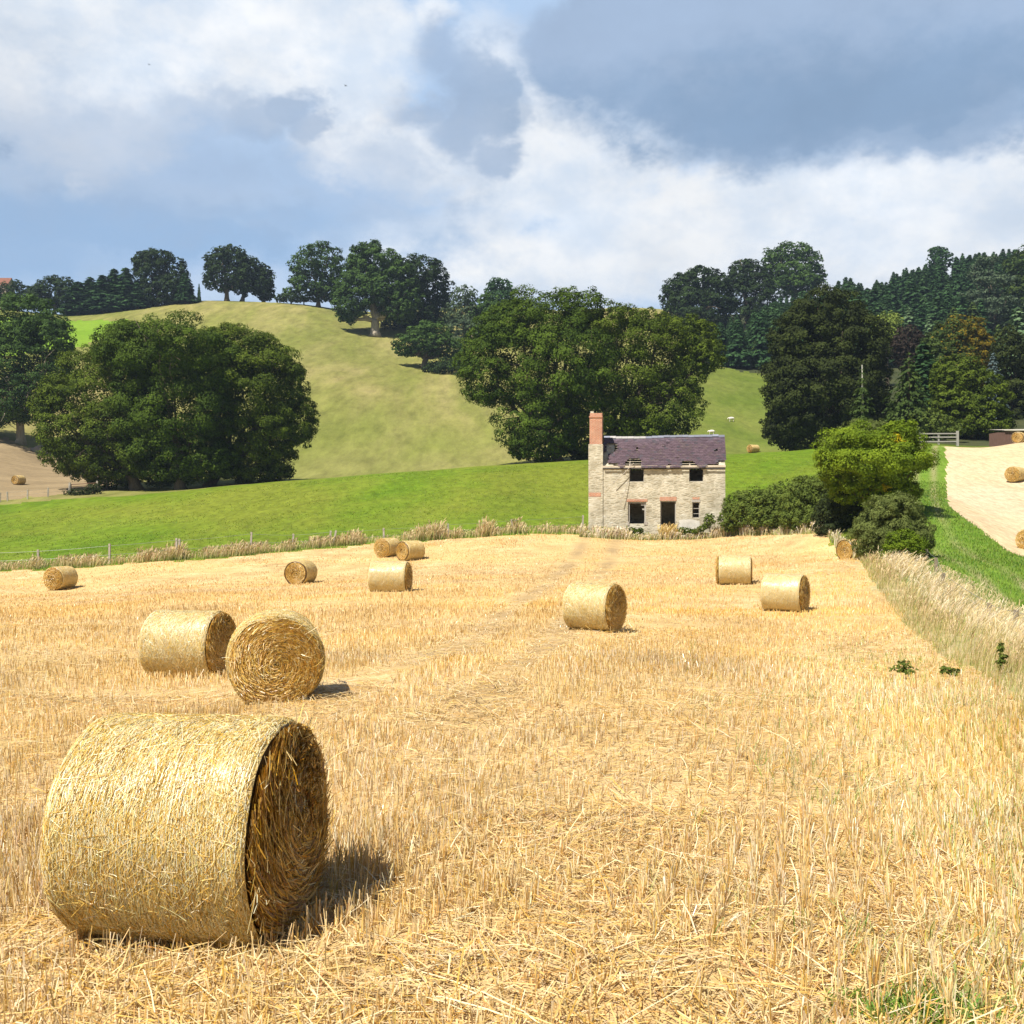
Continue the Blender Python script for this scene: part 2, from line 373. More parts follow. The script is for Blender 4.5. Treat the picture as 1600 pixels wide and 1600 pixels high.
def build_ground():
    cx = (GX[:-1, :-1] + GX[1:, 1:]) / 2; cy = (GY[:-1, :-1] + GY[1:, 1:]) / 2
    jx = cx + .25 * noise2(cx, cy, 1.1, 3) * np.clip(cy / 40, .3, 3); jy = cy + .4 * noise2(cx, cy, 1.7, 4) * np.clip(cy / 60, .2, 4)
    px = 800 + F * jx / np.maximum(jy, .5)
    px = np.where(jy < 3, np.where(jx < edge_right(jy), 0, 3000), px)
    zone = np.full(cx.shape, 3)                                   # hill pasture
    back = np.interp(px, [-2000, 0, 60, 150, 300, 600, 900, 1280, 1440, 1500, 3000], [120, 122, 124, 126, 130, 140, 150, 158, 122, 119, 119])
    zone[(jy < back)] = 2                                         # meadow
    lane = (jy < 119) & (jx > edge_right(jy)) & (px > np.interp(jy, [0, 40, 50, 58, 78, 100, 120], [1400, 1400, 1418, 1412, 1395, 1400, 1420]))
    zone[(jy >= back) & (jy < 275) & (px > 985)] = 9
    zone[lane] = 4
    bankz = (cy < 58) & (jx > edge_right(jy)) & (jx < edge_right(jy) + np.interp(jy, [-25, 5, 14, 30, 45, 56, 60], [3, 3.6, 4.4, 5.2, 3.4, 2.0, .1]))
    zone[bankz] = 8
    kx = cx + .06 * noise2(cx, cy, 1.1, 3) * np.clip(cy / 40, .3, 3)
    zone[inpoly(kx, cy, CROP2)] = 1
    zone[(jx < edge_right(jy)) & ((jy < fence_y(px)))] = 0
    zone[inpoly(jx, jy, TAN)] = 5
    zone[inpoly(jx, jy, LIME)] = 6
    zone[(jy > 265 + np.interp(px, [1000, 1200, 1400], [30, 0, -90])) & (px > 1085)] = 7
    zone[(jy > 128) & (px > 1260) & (jy > np.interp(px, [1260, 1440, 1500, 1700], [165, 130, 124, 120]))] = 7
    nr, nc = GX.shape
    idx = np.arange(nr * nc).reshape(nr, nc)
    quads = np.stack([idx[:-1, :-1], idx[:-1, 1:], idx[1:, 1:], idx[1:, :-1]], -1)
    V = np.stack([GX, GY, GZ], -1).reshape(-1, 3)
    t = (tram(GX, GY) * np.clip(.45 + .45 * noise2(GX, GY, 1.6, 19), 0, .85)).ravel()
    # wheel marks in the lane
    pl = 800 + F * GX / np.maximum(GY, 1)
    ctr = np.interp(GY, [30, 40, 50, 58, 68, 78, 100, 118], [1700, 1585, 1515, 1470, 1448, 1443, 1446, 1452])
    xc = (ctr - 800) * GY / F
    wl = np.maximum(np.exp(-((GX - xc - .75) / .28) ** 2), np.exp(-((GX - xc + .75) / .28) ** 2)) * (GY > 25) * (GY < 119)
    wl = (wl * np.clip(.75 + .4 * noise2(GX, GY, 3, 5), 0, 1)).ravel()
    spec = [('stubble_field', 'g_stubble', 0), ('stubble_field_beyond_lane', 'g_crop2', 1), ('meadow_field', 'g_meadow', 2), ('hill', 'g_hill', 3),
            ('grass_path', 'g_lane', 4), ('brown_field', 'g_tan', 5), ('lime_green_field', 'g_lime', 6), ('woodland_ground', 'g_wood', 7), ('bank_ground', 'g_bank', 8), ('green_hill', 'g_slope', 9)]
    for name, mk, z in spec:
        q = quads[zone == z]
        if not len(q): continue
        u, inv = np.unique(q, return_inverse=True)
        b = MB(); tt = (t if z == 0 else wl if z == 4 else np.zeros_like(t))[u]
        b.add(V[u], inv.reshape(-1, 4), np.stack([tt] * 3, -1))
        o = b.build(name, M[mk], smooth=True); tag(o, kind='structure')
build_ground()

# ------------------------------------------------------------------ strands
STRAW = np.array([(.79, .62, .32), (.74, .54, .21), (.64, .41, .12), (.55, .33, .08), (.66, .51, .28), (.42, .26, .10), (.87, .77, .52)])
STRAW = STRAW * np.array([1.0, .965, .90])
SW = np.array([.24, .20, .15, .08, .16, .04, .13])
def pick(pal, w, n): 
    c = pal[rng.choice(len(pal), n, p=np.array(w) / np.sum(w))]
    return np.clip(c * rng.uniform(.82, 1.12, (n, 1)) + rng.normal(0, .015, (n, 3)), .005, .95)

def strips(mb, P0, D, W, col, curve=None, taper=.7, segs=1):
    """flat strips from P0 along D, half-width vector W, optional sideways sag 'curve' (added with t^2)"""
    n = len(P0); k = segs + 1
    t = np.linspace(0, 1, k)
    ctr = P0[:, None] + D[:, None] * t[None, :, None]
    if curve is not None: ctr = ctr + curve[:, None] * (t ** 2)[None, :, None]
    w = W[:, None] * (1 - (1 - taper) * t)[None, :, None]
    v = np.stack([ctr - w, ctr + w], 2).reshape(n, k * 2, 3)
    base = (np.arange(n) * k * 2)[:, None, None]
    s = np.arange(segs)[None, :, None] * 2
    f = (base + s + np.array([0, 1, 3, 2])[None, None]).reshape(-1, 4)
    c = np.repeat(col, k * 2, 0) if col.ndim == 2 else col.reshape(-1, 3)
    mb.add(v.reshape(-1, 3), f, c)

BFOOT = [((b[0] - 800) * b[2] / F, b[2], R(b[3])) for b in BALES]
def outside_bales(x, y, grow=-.20):
    ok = np.ones(len(x), bool)
    for bx, by, h in BFOOT:
        dx = x - bx; dy = y - by; a = dx * cos(h) + dy * sin(h); c = -dx * sin(h) + dy * cos(h)
        ok &= ~((np.abs(a) < .62 + grow) & (np.abs(c) < .42 + grow))
    return ok

def stubble():
    RD = norm(np.array([.27, 1.0])); RN = np.array([RD[1], -RD[0]])
    m = MB()
    for y0, y1, dens, near in ((3.6, 9, 1450, 2), (9, 14, 720, 1), (14, 22, 330, 1), (22, 36, 150, 1), (36, 56, 62, 1), (56, 82, 34, 1)):
        wl, wr = -.54 * y1 - 1.5, .54 * y1 + 1.5
        n = int((wr - wl) * (y1 - y0) * dens)
        x = rng.uniform(wl, wr, n); y = rng.uniform(y0, y1, n)
        q = x * RN[0] + y * RN[1]
        sp = .17 if y1 <= 36 else .34
        qs = np.round(q / sp) * sp + rng.normal(0, .020 if y1 <= 14 else .036 if y1 <= 22 else .055 if y1 <= 36 else .13, n)
        x = x + (qs - q) * RN[0]; y = y + (qs - q) * RN[1]
        keep = (np.abs(x) < .53 * y + 1.6) & (x < edge_right(y) + rng.normal(0, .25, n)) & (y < fence_y(800 + F * x / y) - .2)
        pat = noise2(x, y, .45, 6) * .55 + noise2(x, y, 2.0, 7) * .75
        tr = tram(x, y)
        keep &= rng.uniform(0, 1, n) < np.clip(.78 + .55 * pat - .75 * tr, .04, 1)
        keep &= outside_bales(x, y)
        x, y, pat, tr = x[keep], y[keep], pat[keep], tr[keep]; n = len(x)
        z = Hn(x, y) - .01
        h = np.clip(rng.normal(.165, .052, n), .05, .34) * np.clip(.92 + .38 * pat, .4, 1.4) * (1 - .6 * tr) * np.interp(y, [6, 14, 25, 60], [1, .80, .66, .42])
        lean = np.abs(rng.normal(0, .20, n)) + (rng.uniform(0, 1, n) < .10) * rng.uniform(.3, 1.1, n) + tr * .5
        az = rng.uniform(0, 2 * pi, n)
        d = np.stack([np.sin(lean) * np.cos(az), np.sin(lean) * np.sin(az), np.cos(lean)], -1) * h[:, None]
        wa = rng.normal(0, .75, n)                      # strips mostly broadside to the rows' end
        wv = np.stack([np.cos(wa), np.sin(wa), np.zeros(n)], -1) * (np.maximum(rng.uniform(.0018, .0044, n), .00026 * y))[:, None]
        col = pick(STRAW, SW, n)
        sw_ = (np.sin(y * .9 + x * .16 + 1.5 * noise2(x, y, 9, 3)) * np.clip((y - 30) / 15, 0, 1) * .7)[:, None]; qv = x * RN[0] + y * RN[1]; lt = np.sin(qv * 1.15 + .5 * noise2(x, y, 5, 4) + .9) * np.clip((y - 5) / 8, 0, 1); lt = lt * .8 + 1.1 * np.exp(-((qv - 1.2) / 1.1) ** 2); col = np.clip(col * (1 + .16 * lt[:, None] * np.array([[1, 1.05, 1.25]])), .01, .92); hue = sw_ + (noise2(x, y, 2.0, 8) * .7 + noise2(x, y, 9.0, 15) * .8)[:, None]; far = np.clip((y - 22) / 30, 0, .75)[:, None]; col = col * (1 - far) + np.array([.74, .525, .25]) * far
        col = np.clip(col * (1 + .13 * hue * np.array([[.30, 0, -1.2]])) * (1 - .14 * tr[:, None]), .01, .95)
        # greenish weedy stems in the near right corner
        g = (rng.uniform(0, 1, n) < np.clip((x - .28 * y - .2) * .13 * (y < 28), 0, .34))
        col[g] = col[g] * np.array([.62, .80, .45])
        strips(m, np.stack([x, y, z], -1), d, wv, col, rng.normal(0, .012, (n, 3)) if near == 2 else None, .85, near)
    tag(m.build('stubble', M['straw']), 'cut straw stubble standing in rows over the whole field', 'stubble', kind='stuff')

    # flattened and loose straw
    m = MB()
    for y0, y1, dens in ((3.6, 9, 900), (9, 16, 330), (16, 30, 75), (30, 60, 10)):
        wl, wr = -.54 * y1 - 1.5, .54 * y1 + 1.5
        n = int((wr - wl) * (y1 - y0) * dens)
        x = rng.uniform(wl, wr, n); y = rng.uniform(y0, y1, n)
        pat = noise2(x, y, .45, 6) * .55 + noise2(x, y, 2.0, 7) * .75; tr = tram(x, y)
        mat_ = noise2(x, y, 1.0, 9)
        keep = (np.abs(x) < .53 * y + 1.6) & (x < edge_right(y)) & (rng.uniform(0, 1, n) < np.clip(.50 - .65 * pat + .9 * tr + .3 * mat_ + .5 * (y < 6.0), .06, 1)) & outside_bales(x, y, -.14)
        x, y = x[keep], y[keep]; n = len(x)
        z = Hn(x, y) + rng.uniform(0, 1, n) ** 2 * .07 + .004
        L = np.clip(rng.lognormal(-1.75, .5, n), .05, .6)
        az = rng.uniform(0, 2 * pi, n) * .5 + noise2(x, y, 1.5, 10) * 1.3
        el = rng.normal(.03, .14, n)
        d = np.stack([np.cos(az) * np.cos(el), np.sin(az) * np.cos(el), np.sin(el)], -1) * L[:, None]
        up = rng.uniform(-.5, .5, n)
        wv = np.stack([-np.sin(az) * np.cos(up), np.cos(az) * np.cos(up), np.sin(up)], -1) * np.maximum(rng.uniform(.0022, .0048, n), .00028 * y)[:, None]
        cv = np.stack([rng.normal(0, .12, n) * L, rng.normal(0, .12, n) * L, -np.abs(rng.normal(0, .06, n)) * L], -1)
        strips(m, np.stack([x, y, z], -1), d, wv, pick(STRAW * np.array([.92, .90, .86]), SW, n), cv, .8, 2 if y1 <= 16 else 1)
    # a scatter of longer stalks left on top
    n = 420
    y = rng.uniform(3.8, 13, n); x = rng.uniform(-.5, .5, n) * y
    ok = outside_bales(x, y, .1); x, y = x[ok], y[ok]; n = len(x)
    az = rng.uniform(0, 2 * pi, n); L = rng.uniform(.18, .55, n); el = np.abs(rng.normal(.12, .22, n))
    d = np.stack([np.cos(az) * np.cos(el), np.sin(az) * np.cos(el), np.sin(el)], -1) * L[:, None]
    wv = np.stack([-np.sin(az), np.cos(az), rng.uniform(-.6, .6, n)], -1) * rng.uniform(.002, .0042, n)[:, None]
    strips(m, np.stack([x, y, Hn(x, y) + rng.uniform(.03, .12, n)], -1), d, wv, pick(STRAW, SW, n), np.stack([rng.normal(0, .05, n), rng.normal(0, .05, n), -L * .12], -1), .7, 3)
    tag(m.build('loose_straw', M['straw']), 'loose flattened straw lying between the stubble rows', 'straw', kind='stuff')
stubble()

# ------------------------------------------------------------------ tall dry grass
GRASS_TAN = np.array([(.62, .48, .26), (.68, .54, .32), (.54, .40, .20), (.46, .38, .14), (.34, .36, .10)])
GRASS_PALE = np.array([(.70, .60, .45), (.76, .66, .52), (.62, .50, .32), (.56, .46, .22), (.34, .38, .12)])
def tall(m, x, y, hmean, wmin, pal, w, lean_dir=(.55, .2), lean=.28, green=0.0, heads=True):
    n = len(x); z = Hn(x, y) - .02
    h = np.clip(rng.normal(hmean, hmean * .22, n), hmean * .35, hmean * 1.6)
    d = np.stack([rng.normal(0, .10, n) * h, rng.normal(0, .10, n) * h, h], -1)
    cv = np.stack([(rng.normal(lean_dir[0], .5, n)) * lean * h, rng.normal(lean_dir[1], .5, n) * lean * h, -lean * .35 * h * rng.uniform(.3, 1.2, n)], -1)
    wa = rng.normal(0, .8, n)
    wd = np.maximum(rng.uniform(.003, .006, n), wmin * y)
    wv = np.stack([np.cos(wa), np.sin(wa), np.zeros(n)], -1) * wd[:, None]
    col = pick(pal, w, n)
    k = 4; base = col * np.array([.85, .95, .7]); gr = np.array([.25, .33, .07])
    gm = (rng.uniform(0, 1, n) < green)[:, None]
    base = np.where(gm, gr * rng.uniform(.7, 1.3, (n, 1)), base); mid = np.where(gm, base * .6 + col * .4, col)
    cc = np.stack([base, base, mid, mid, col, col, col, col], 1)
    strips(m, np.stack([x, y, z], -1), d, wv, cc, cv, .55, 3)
    if heads:
        s = rng.uniform(0, 1, n) < .6
        tip = np.stack([x, y, z], -1)[s] + d[s] * .86 + cv[s] * .74
        dd = norm(d[s] + cv[s] * 1.8) * (.17 * h[s])[:, None]
        strips(m, tip, dd, wv[s] * 2.2, np.clip(col[s] * 1.06, 0, .9), cv[s] * .05, .5, 1)

def grass_strips():
    # margin along the left fence
    m = MB(); n = 15000
    px = rng.uniform(-250, 925, n); yb = fence_y(px) + rng.uniform(-.1, 2.3, n) ** 1.0
    tl = noise2(px * .1, px * 0, 1.2, 11)
    keep = rng.uniform(0, 1, n) < np.clip(.55 + .5 * tl + (px > 650) * .3, .12, 1)
    px, yb, tl = px[keep], yb[keep], tl[keep]
    x = (px - 800) * yb / F
    big = np.interp(px, [-250, 500, 640, 760, 900], [.75, .75, .95, 1.15, 1.0])
    hh = .55 + .30 * np.clip(tl, -1, 1)
    for lo, hi, hm in ((-9, .42, .40), (.42, .62, .58), (.62, .8, .78), (.8, 1.0, .98), (1.0, 9, 1.2)):
        s = (hh * big >= lo) & (hh * big < hi)
        if s.sum(): tall(m, x[s], yb[s], hm, .00026, GRASS_TAN, [.25, .15, .3, .2, .1], green=.5)
    tag(m.build('dry_grass_margin', M['grass']), 'dry seeding grass along the fence at the foot of the meadow', 'grass', kind='stuff')
    # around the cottage foot and hedge foot
    m = MB(); n = 6500
    px = rng.uniform(905, 1335, n); yb = np.where(px < 1140, rng.uniform(78.6, 80.6, n), np.interp(px, [1140, 1290, 1335], [80.5, 72, 60]) + rng.uniform(-1.8, .6, n))
    x = (px - 800) * yb / F; tl = noise2(px * .1, yb * .3, 1.0, 12)
    s = tl > -.25
    tall(m, x[s], yb[s], .62, .00030, GRASS_PALE, [.25, .15, .3, .2, .1], green=.4)
    tall(m, x[~s], yb[~s], .32, .00030, GRASS_PALE, [.1, .1, .2, .3, .3], green=.75)
    s = (np.abs(px - 1042) < 12); tall(m, x[s], yb[s] + .1, .85, .00030, np.array([(.56, .40, .13), (.62, .47, .2)]), [.5, .5], green=.2)
    tag(m.build('dry_grass_by_cottage', M['grass']), 'dry grass growing against the cottage and hedge foot', 'grass', kind='stuff')
    # the pale bank on the right
    m = MB(); n = 23000
    y = 7.5 + 47 * rng.uniform(0, 1, n) ** 1.5
    e = edge_right(y); wdt = np.interp(y, [5, 14, 30, 45, 56], [2.4, 2.7, 3.1, 2.2, 1.4])
    t = rng.uniform(0, 1, n); x = e - .15 + t * wdt
    keep = (x < .56 * y + 3); x, y, t = x[keep], y[keep], t[keep]
    cl = noise2(x, y, 1.1, 13)
    keep = rng.uniform(0, 1, len(x)) < np.clip(.7 + .5 * cl, .15, 1); x, y, t, cl = x[keep], y[keep], t[keep], cl[keep]
    s = t > .42
    tall(m, x[s], y[s], .62, .00018, np.array([(.72, .60, .39), (.68, .54, .30), (.60, .46, .21), (.78, .69, .50)]), [.3, .3, .25, .15], (.9, .1), .46, .2)
    s = (t <= .42) & (t > .18)
    tall(m, x[s], y[s], .42, .00019, GRASS_TAN, [.2, .15, .3, .25, .1], (.6, 0), .32, .30)
    s = t <= .18
    tall(m, x[s], y[s], .26, .00020, GRASS_TAN, [.15, .1, .25, .3, .2], (.3, 0), .3, .55, False)
    tag(m.build('tall_grass_bank', M['grass']), 'pale feathery tall grass on the bank beside the green lane', 'grass', kind='stuff')
    # short green tufts: near right corner and scattered
    m = MB(); n = 9000
    y = rng.uniform(4.2, 26, n); x = rng.uniform(.16, .62, n) * y
    cl = noise2(x, y, .9, 14); keep = (rng.uniform(0, 1, n) < np.clip(.05 + .5 * cl * (x / y > .22), 0, .8)) & (x < edge_right(y) + 1.2)
    x, y = x[keep], y[keep]
    tall(m, x, y, .17, .0003, np.array([(.22, .32, .06), (.34, .40, .12), (.52, .46, .2)]), [.4, .3, .3], (.2, 0), .5, .6, False)
    n = 16000; y = 4.0 + 14 * rng.uniform(0, 1, n) ** 1.4; x = rng.uniform(.12, .58, n) * y
    cl = noise2(x, y, .8, 16); keep = (rng.uniform(0, 1, n) < np.clip(-.1 + .55 * cl + 1.6 * (x / y - .22), 0, 1)) & (x < edge_right(y) + 1.2); x, y = x[keep], y[keep]
    tall(m, x, y, .19, .00022, np.array([(.62, .52, .30), (.54, .47, .22), (.44, .44, .16), (.70, .60, .42)]), [.35, .25, .2, .2], (.3, 0), .5, .15, False)
    n = 1100; x = rng.normal(2.02, .17, n); y = rng.normal(5.36, .10, n)
    tall(m, x, y, .10, .0003, np.array([(.14, .27, .03), (.24, .36, .06)]), [.5, .5], (.2, 0), .6, .8, False)
    tag(m.build('green_grass', M['grass']), 'short green grass coming up through the stubble on the right', 'grass', kind='stuff')
    # turf fringe on the lane and the meadow foot
    m = MB(); n = 26000
    px = rng.uniform(1400, 1640, n); y = rng.uniform(34, 90, n); x = (px - 800) * y / F
    keep = (x > edge_right(y) + 1) & ~inpoly(x, y, CROP2); x, y = x[keep], y[keep]
    tall(m, x, y, .12, .00030, np.array([(.10, .20, .015), (.155, .25, .025), (.22, .27, .05)]), [.4, .4, .2], (.2, 0), .5, .5, False)
    tag(m.build('lane_grass', M['grass']), 'short bright green grass covering the lane', 'grass', kind='stuff')
grass_strips()
def tussocks():
    m = MB(); n = 42000
    px = rng.uniform(-150, 1480, n); y = fence_y(px) + 1.5 + rng.uniform(0, 1, n) ** 1.3 * 46; x = (px - 800) * y / F
    back = np.interp(px, [-150, 0, 300, 600, 900, 1280, 1480], [120, 122, 128, 138, 148, 155, 118])
    k = (y < back) & (rng.uniform(0, 1, n) < np.clip(.5 + .6 * noise2(x, y, 2.5, 17), .05, 1)) & ~inpoly(x, y, CROP2) & (x > -200); x, y = x[k], y[k]
    tall(m, x, y, .085, .00036, np.array([(.13, .21, .014), (.17, .25, .018), (.24, .27, .034), (.28, .26, .07)]), [.3, .35, .25, .1], (.3, 0), .5, 0, False)
    tag(m.build('meadow_grass', M['grass']), 'short uneven green grass covering the meadow', 'grass', kind='stuff')
tussocks()

# ------------------------------------------------------------------ straw bales
def bale_meshes(dense, seed):
    global rng
    keep_rng = rng; rng = np.random.default_rng(seed)
    r0, hl = .625, .61
    def prof(a, s):   # surface radius at angle a, axial position s in -1..1
        e = np.clip((np.abs(s) - .90) / .10, 0, 1)
        return r0 * (1 - .045 * e ** 2 + .012 * np.sin(3 * a + s) + .008 * np.sin(7 * a - 2 * s) + .010 * np.cos(s * 1.5) + .014 * np.cos(2 * a)) - .030 * np.clip((-np.sin(a) - .80) / .20, 0, 1) ** 1.3
    def pt(a, s, off=0.0):
        r = prof(a, s) + off
        return np.stack([s * hl, np.cos(a) * r, np.sin(a) * r], -1)
    na, ns = 128, 40
    a = np.arange(na) * 2 * pi / na; s = np.linspace(-1, 1, ns)
    A, Sx = np.meshgrid(a, s)
    side = MB()
    V = pt(A, Sx, .004 * noise2(A * 5, Sx * 5, .4, 1)).reshape(-1, 3)
    i = np.arange(ns - 1)[:, None] * na; j = np.arange(na)[None]; j2 = (j + 1) % na
    side.add(V, np.stack([i + j, i + j2, i + na + j2, i + na + j], -1).reshape(-1, 4), (.66, .50, .22))
    # straws wound into the side
    n = dense
    aa = rng.uniform(0, 2 * pi, n); ss = rng.uniform(-.98, .98, n)
    L = rng.uniform(.04, .19, n); wsc = .62 if dense > 20000 else 1.0; th = rng.normal(0, .55, n) + (rng.uniform(0, 1, n) < .2) * rng.normal(0, .9, n)
    k = 4; t = np.linspace(-.5, .5, k)
    at = aa[:, None] + (L * np.cos(th))[:, None] * t / r0; st = np.clip(ss[:, None] + (L * np.sin(th))[:, None] * t / hl, -1.0, 1.0)
    lift = rng.uniform(.001, .009, n)[:, None] + np.abs(t)[None] * rng.normal(0, .010, n)[:, None]
    c0 = pt(at, st, np.maximum(lift, .001))
    tang = np.stack([np.sin(th)[:, None] + 0 * at, -np.sin(at) * np.cos(th)[:, None], np.cos(at) * np.cos(th)[:, None]], -1)
    nor = np.stack([np.zeros_like(at), np.cos(at), np.sin(at)], -1)
    w = np.cross(tang, nor) * wsc * rng.uniform(.0011, .0029, n)[:, None, None] + nor * rng.normal(0, .0010, n)[:, None, None]
    v = np.stack([c0 - w, c0 + w], 2).reshape(n, k * 2, 3)
    f = ((np.arange(n) * k * 2)[:, None, None] + (np.arange(k - 1) * 2)[None, :, None] + np.array([0, 1, 3, 2])).reshape(-1, 4)
    pal = np.array([(.86, .70, .34), (.82, .60, .20), (.74, .49, .10), (.58, .35, .06), (.90, .82, .58), (.68, .61, .28)])
    side.add(v.reshape(-1, 3), f, np.repeat(pick(pal, [.25, .25, .18, .1, .12, .1], n), k * 2, 0))
    # net threads round the side
    net = MB(); rings = 50
    for q in range(rings):
        s0 = -.97 + 1.94 * q / (rings - 1); al = np.linspace(0, 2 * pi, 97)
        sw = s0 + .006 * np.sin(al * 5 + q) + .004 * np.sin(al * 13 + q * 2)
        c0 = pt(al, sw, .0085); ww = np.array([.0015, 0, 0])
        v = np.stack([c0 - ww, c0 + ww], 1).reshape(-1, 3); b = np.arange(96)[:, None] * 2
        net.add(v, b + np.array([0, 1, 3, 2]), (1, 1, 1))
    n = 2600; aa = rng.uniform(0, 2 * pi, n); q0 = -.97 + 1.94 * rng.integers(0, rings - 1, n) / (rings - 1)
    p0 = pt(aa, q0, .0085); p1 = pt(aa + .05 * np.where(rng.uniform(0, 1, n) < .5, 1, -1), q0 + 1.94 / (rings - 1), .0085)
    tg = np.stack([np.zeros(n), -np.sin(aa), np.cos(aa)], -1) * .0009
    strips(net, p0, p1 - p0, tg, np.ones((n, 3)), None, 1.0, 1)
    ends = []
    for sg in (-1, 1):
        e = MB(); bl = .065 if sg > 0 else .012
        rr = np.concatenate([[0.001], np.linspace(.05, .955, 22)]) * r0 * .995
        A2, R2 = np.meshgrid(a, rr)
        bulge = sg * (hl - .004 + bl * (1 - (R2 / r0) ** 2.5) + .012 * np.sin(R2 * 46 + A2) + .012 * noise2(np.cos(A2) * R2 * 10, np.sin(A2) * R2 * 10, 1.0, 2))
        V = np.stack([bulge, np.cos(A2) * R2, np.sin(A2) * R2], -1).reshape(-1, 3); nr = len(rr)
        i = np.arange(nr - 1)[:, None] * na; j = np.arange(na)[None]; j2 = (j + 1) % na
        q = np.stack([i + j, i + j2, i + na + j2, i + na + j], -1).reshape(-1, 4)
        if sg < 0: q = q[:, ::-1]
        e.add(V, q, (.11, .058, .014) if dense < 20000 else (.045, .022, .005))  # nearest bale's end base painted near black to stand in for shade
        n = int(dense * (.19 if dense > 20000 else .7))
        ra = r0 * (.955 if sg > 0 else .84) * rng.uniform(0.0, 1, n) ** .43; an = rng.uniform(0, 2 * pi, n)
        L = rng.uniform(.05, .18, n) * np.clip(ra / r0 + .35, .3, 1)
        dev = (rng.normal(.12, .38, n) + (rng.uniform(0, 1, n) < .16) * rng.normal(0, 1.1, n)) * np.clip(1.6 - 1.5 * ra / r0, .15, 1)
        tx = np.stack([np.zeros(n), -np.sin(an), np.cos(an)], -1); rx = np.stack([np.zeros(n), np.cos(an), np.sin(an)], -1)
        d = norm(tx * np.cos(dev)[:, None] + rx * np.sin(dev)[:, None] + np.array([sg, 0, 0]) * (np.abs(rng.normal(0, .20, n)) + .5 * (rng.uniform(0, 1, n) < .08))[:, None]) * L[:, None]
        p = rx * ra[:, None] + np.array([sg, 0, 0]) * (hl + rng.uniform(-.005, (.055 if dense < 20000 else .085) * (1 if sg > 0 else .3), n) * (1 - .55 * (ra / r0) ** 3) + .0 + bl * (1 - (ra / r0) ** 2.5))[:, None] - d * .5 * np.array([.2, 1, 1])
        wv = np.cross(norm(d), np.array([sg, 0, 0.0])); wv = (norm(wv) + np.array([sg, 0, 0]) * rng.normal(0, .5, n)[:, None]) * rng.uniform(.0018, .0042, n)[:, None]
        cv = -rx * (L ** 2 / np.maximum(ra, .12) * .5)[:, None]
        strips(e, p, d, wv, pick(np.array([(.76, .50, .13), (.66, .39, .065), (.50, .27, .035), (.84, .68, .34), (.24, .12, .02)]), [.36, .28, .12, .17, .07] if dense < 20000 else [.07, .20, .33, .05, .35], n), cv, .8, 3)  # densest bale gets mostly dark strands, its end's shade put into the colour
        # loose hanging ends
        n = int(dense * (.022 if dense > 20000 else .04) * (1 if sg > 0 else 0)) + 1; ra = r0 * .86 * np.sqrt(rng.uniform(.03, 1, n)); an = rng.uniform(0, 2 * pi, n)
        p = np.stack([sg * (hl - .01 + bl * (1 - (ra / r0) ** 2.5)), np.cos(an) * ra, np.sin(an) * ra], -1); L = rng.uniform(.08, .28, n)
        d = norm(np.stack([sg * rng.uniform(.15, .8, n), rng.normal(0, .7, n), rng.normal(0, .7, n)], -1)) * L[:, None]
        wv = norm(np.cross(d, rng.normal(size=(n, 3)))) * rng.uniform(.0018, .0036, n)[:, None]
        cv = np.stack([-sg * np.abs(d[:, 0]) * .5, rng.normal(0, .05, n), rng.normal(0, .05, n)], -1)
        strips(e, p, d, wv, pick(pal, [.25, .25, .18, .1, .12, .1], n), cv, .7, 3)
        ends.append(e)
    rng = keep_rng
    return (side.mesh('rolled_side', M['straw'], True), net.mesh('net_wrap', M['net']), ends[0].mesh('bale_end', M['straw']), ends[1].mesh('bale_end', M['straw']))
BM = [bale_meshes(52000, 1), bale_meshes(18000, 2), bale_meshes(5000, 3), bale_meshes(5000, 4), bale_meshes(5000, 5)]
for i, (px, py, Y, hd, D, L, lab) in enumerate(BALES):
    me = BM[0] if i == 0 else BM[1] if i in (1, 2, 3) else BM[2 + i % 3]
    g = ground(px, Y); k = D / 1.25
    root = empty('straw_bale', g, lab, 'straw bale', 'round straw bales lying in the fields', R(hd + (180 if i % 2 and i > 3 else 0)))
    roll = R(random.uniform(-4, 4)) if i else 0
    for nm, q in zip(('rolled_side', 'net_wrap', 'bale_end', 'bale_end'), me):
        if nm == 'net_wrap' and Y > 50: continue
        o = link_mesh(nm, q, root, (0, 0, .625 * k - .085), (roll if nm != 'x' else 0, 0, 0)); o.scale = (L / 1.22, k, k)

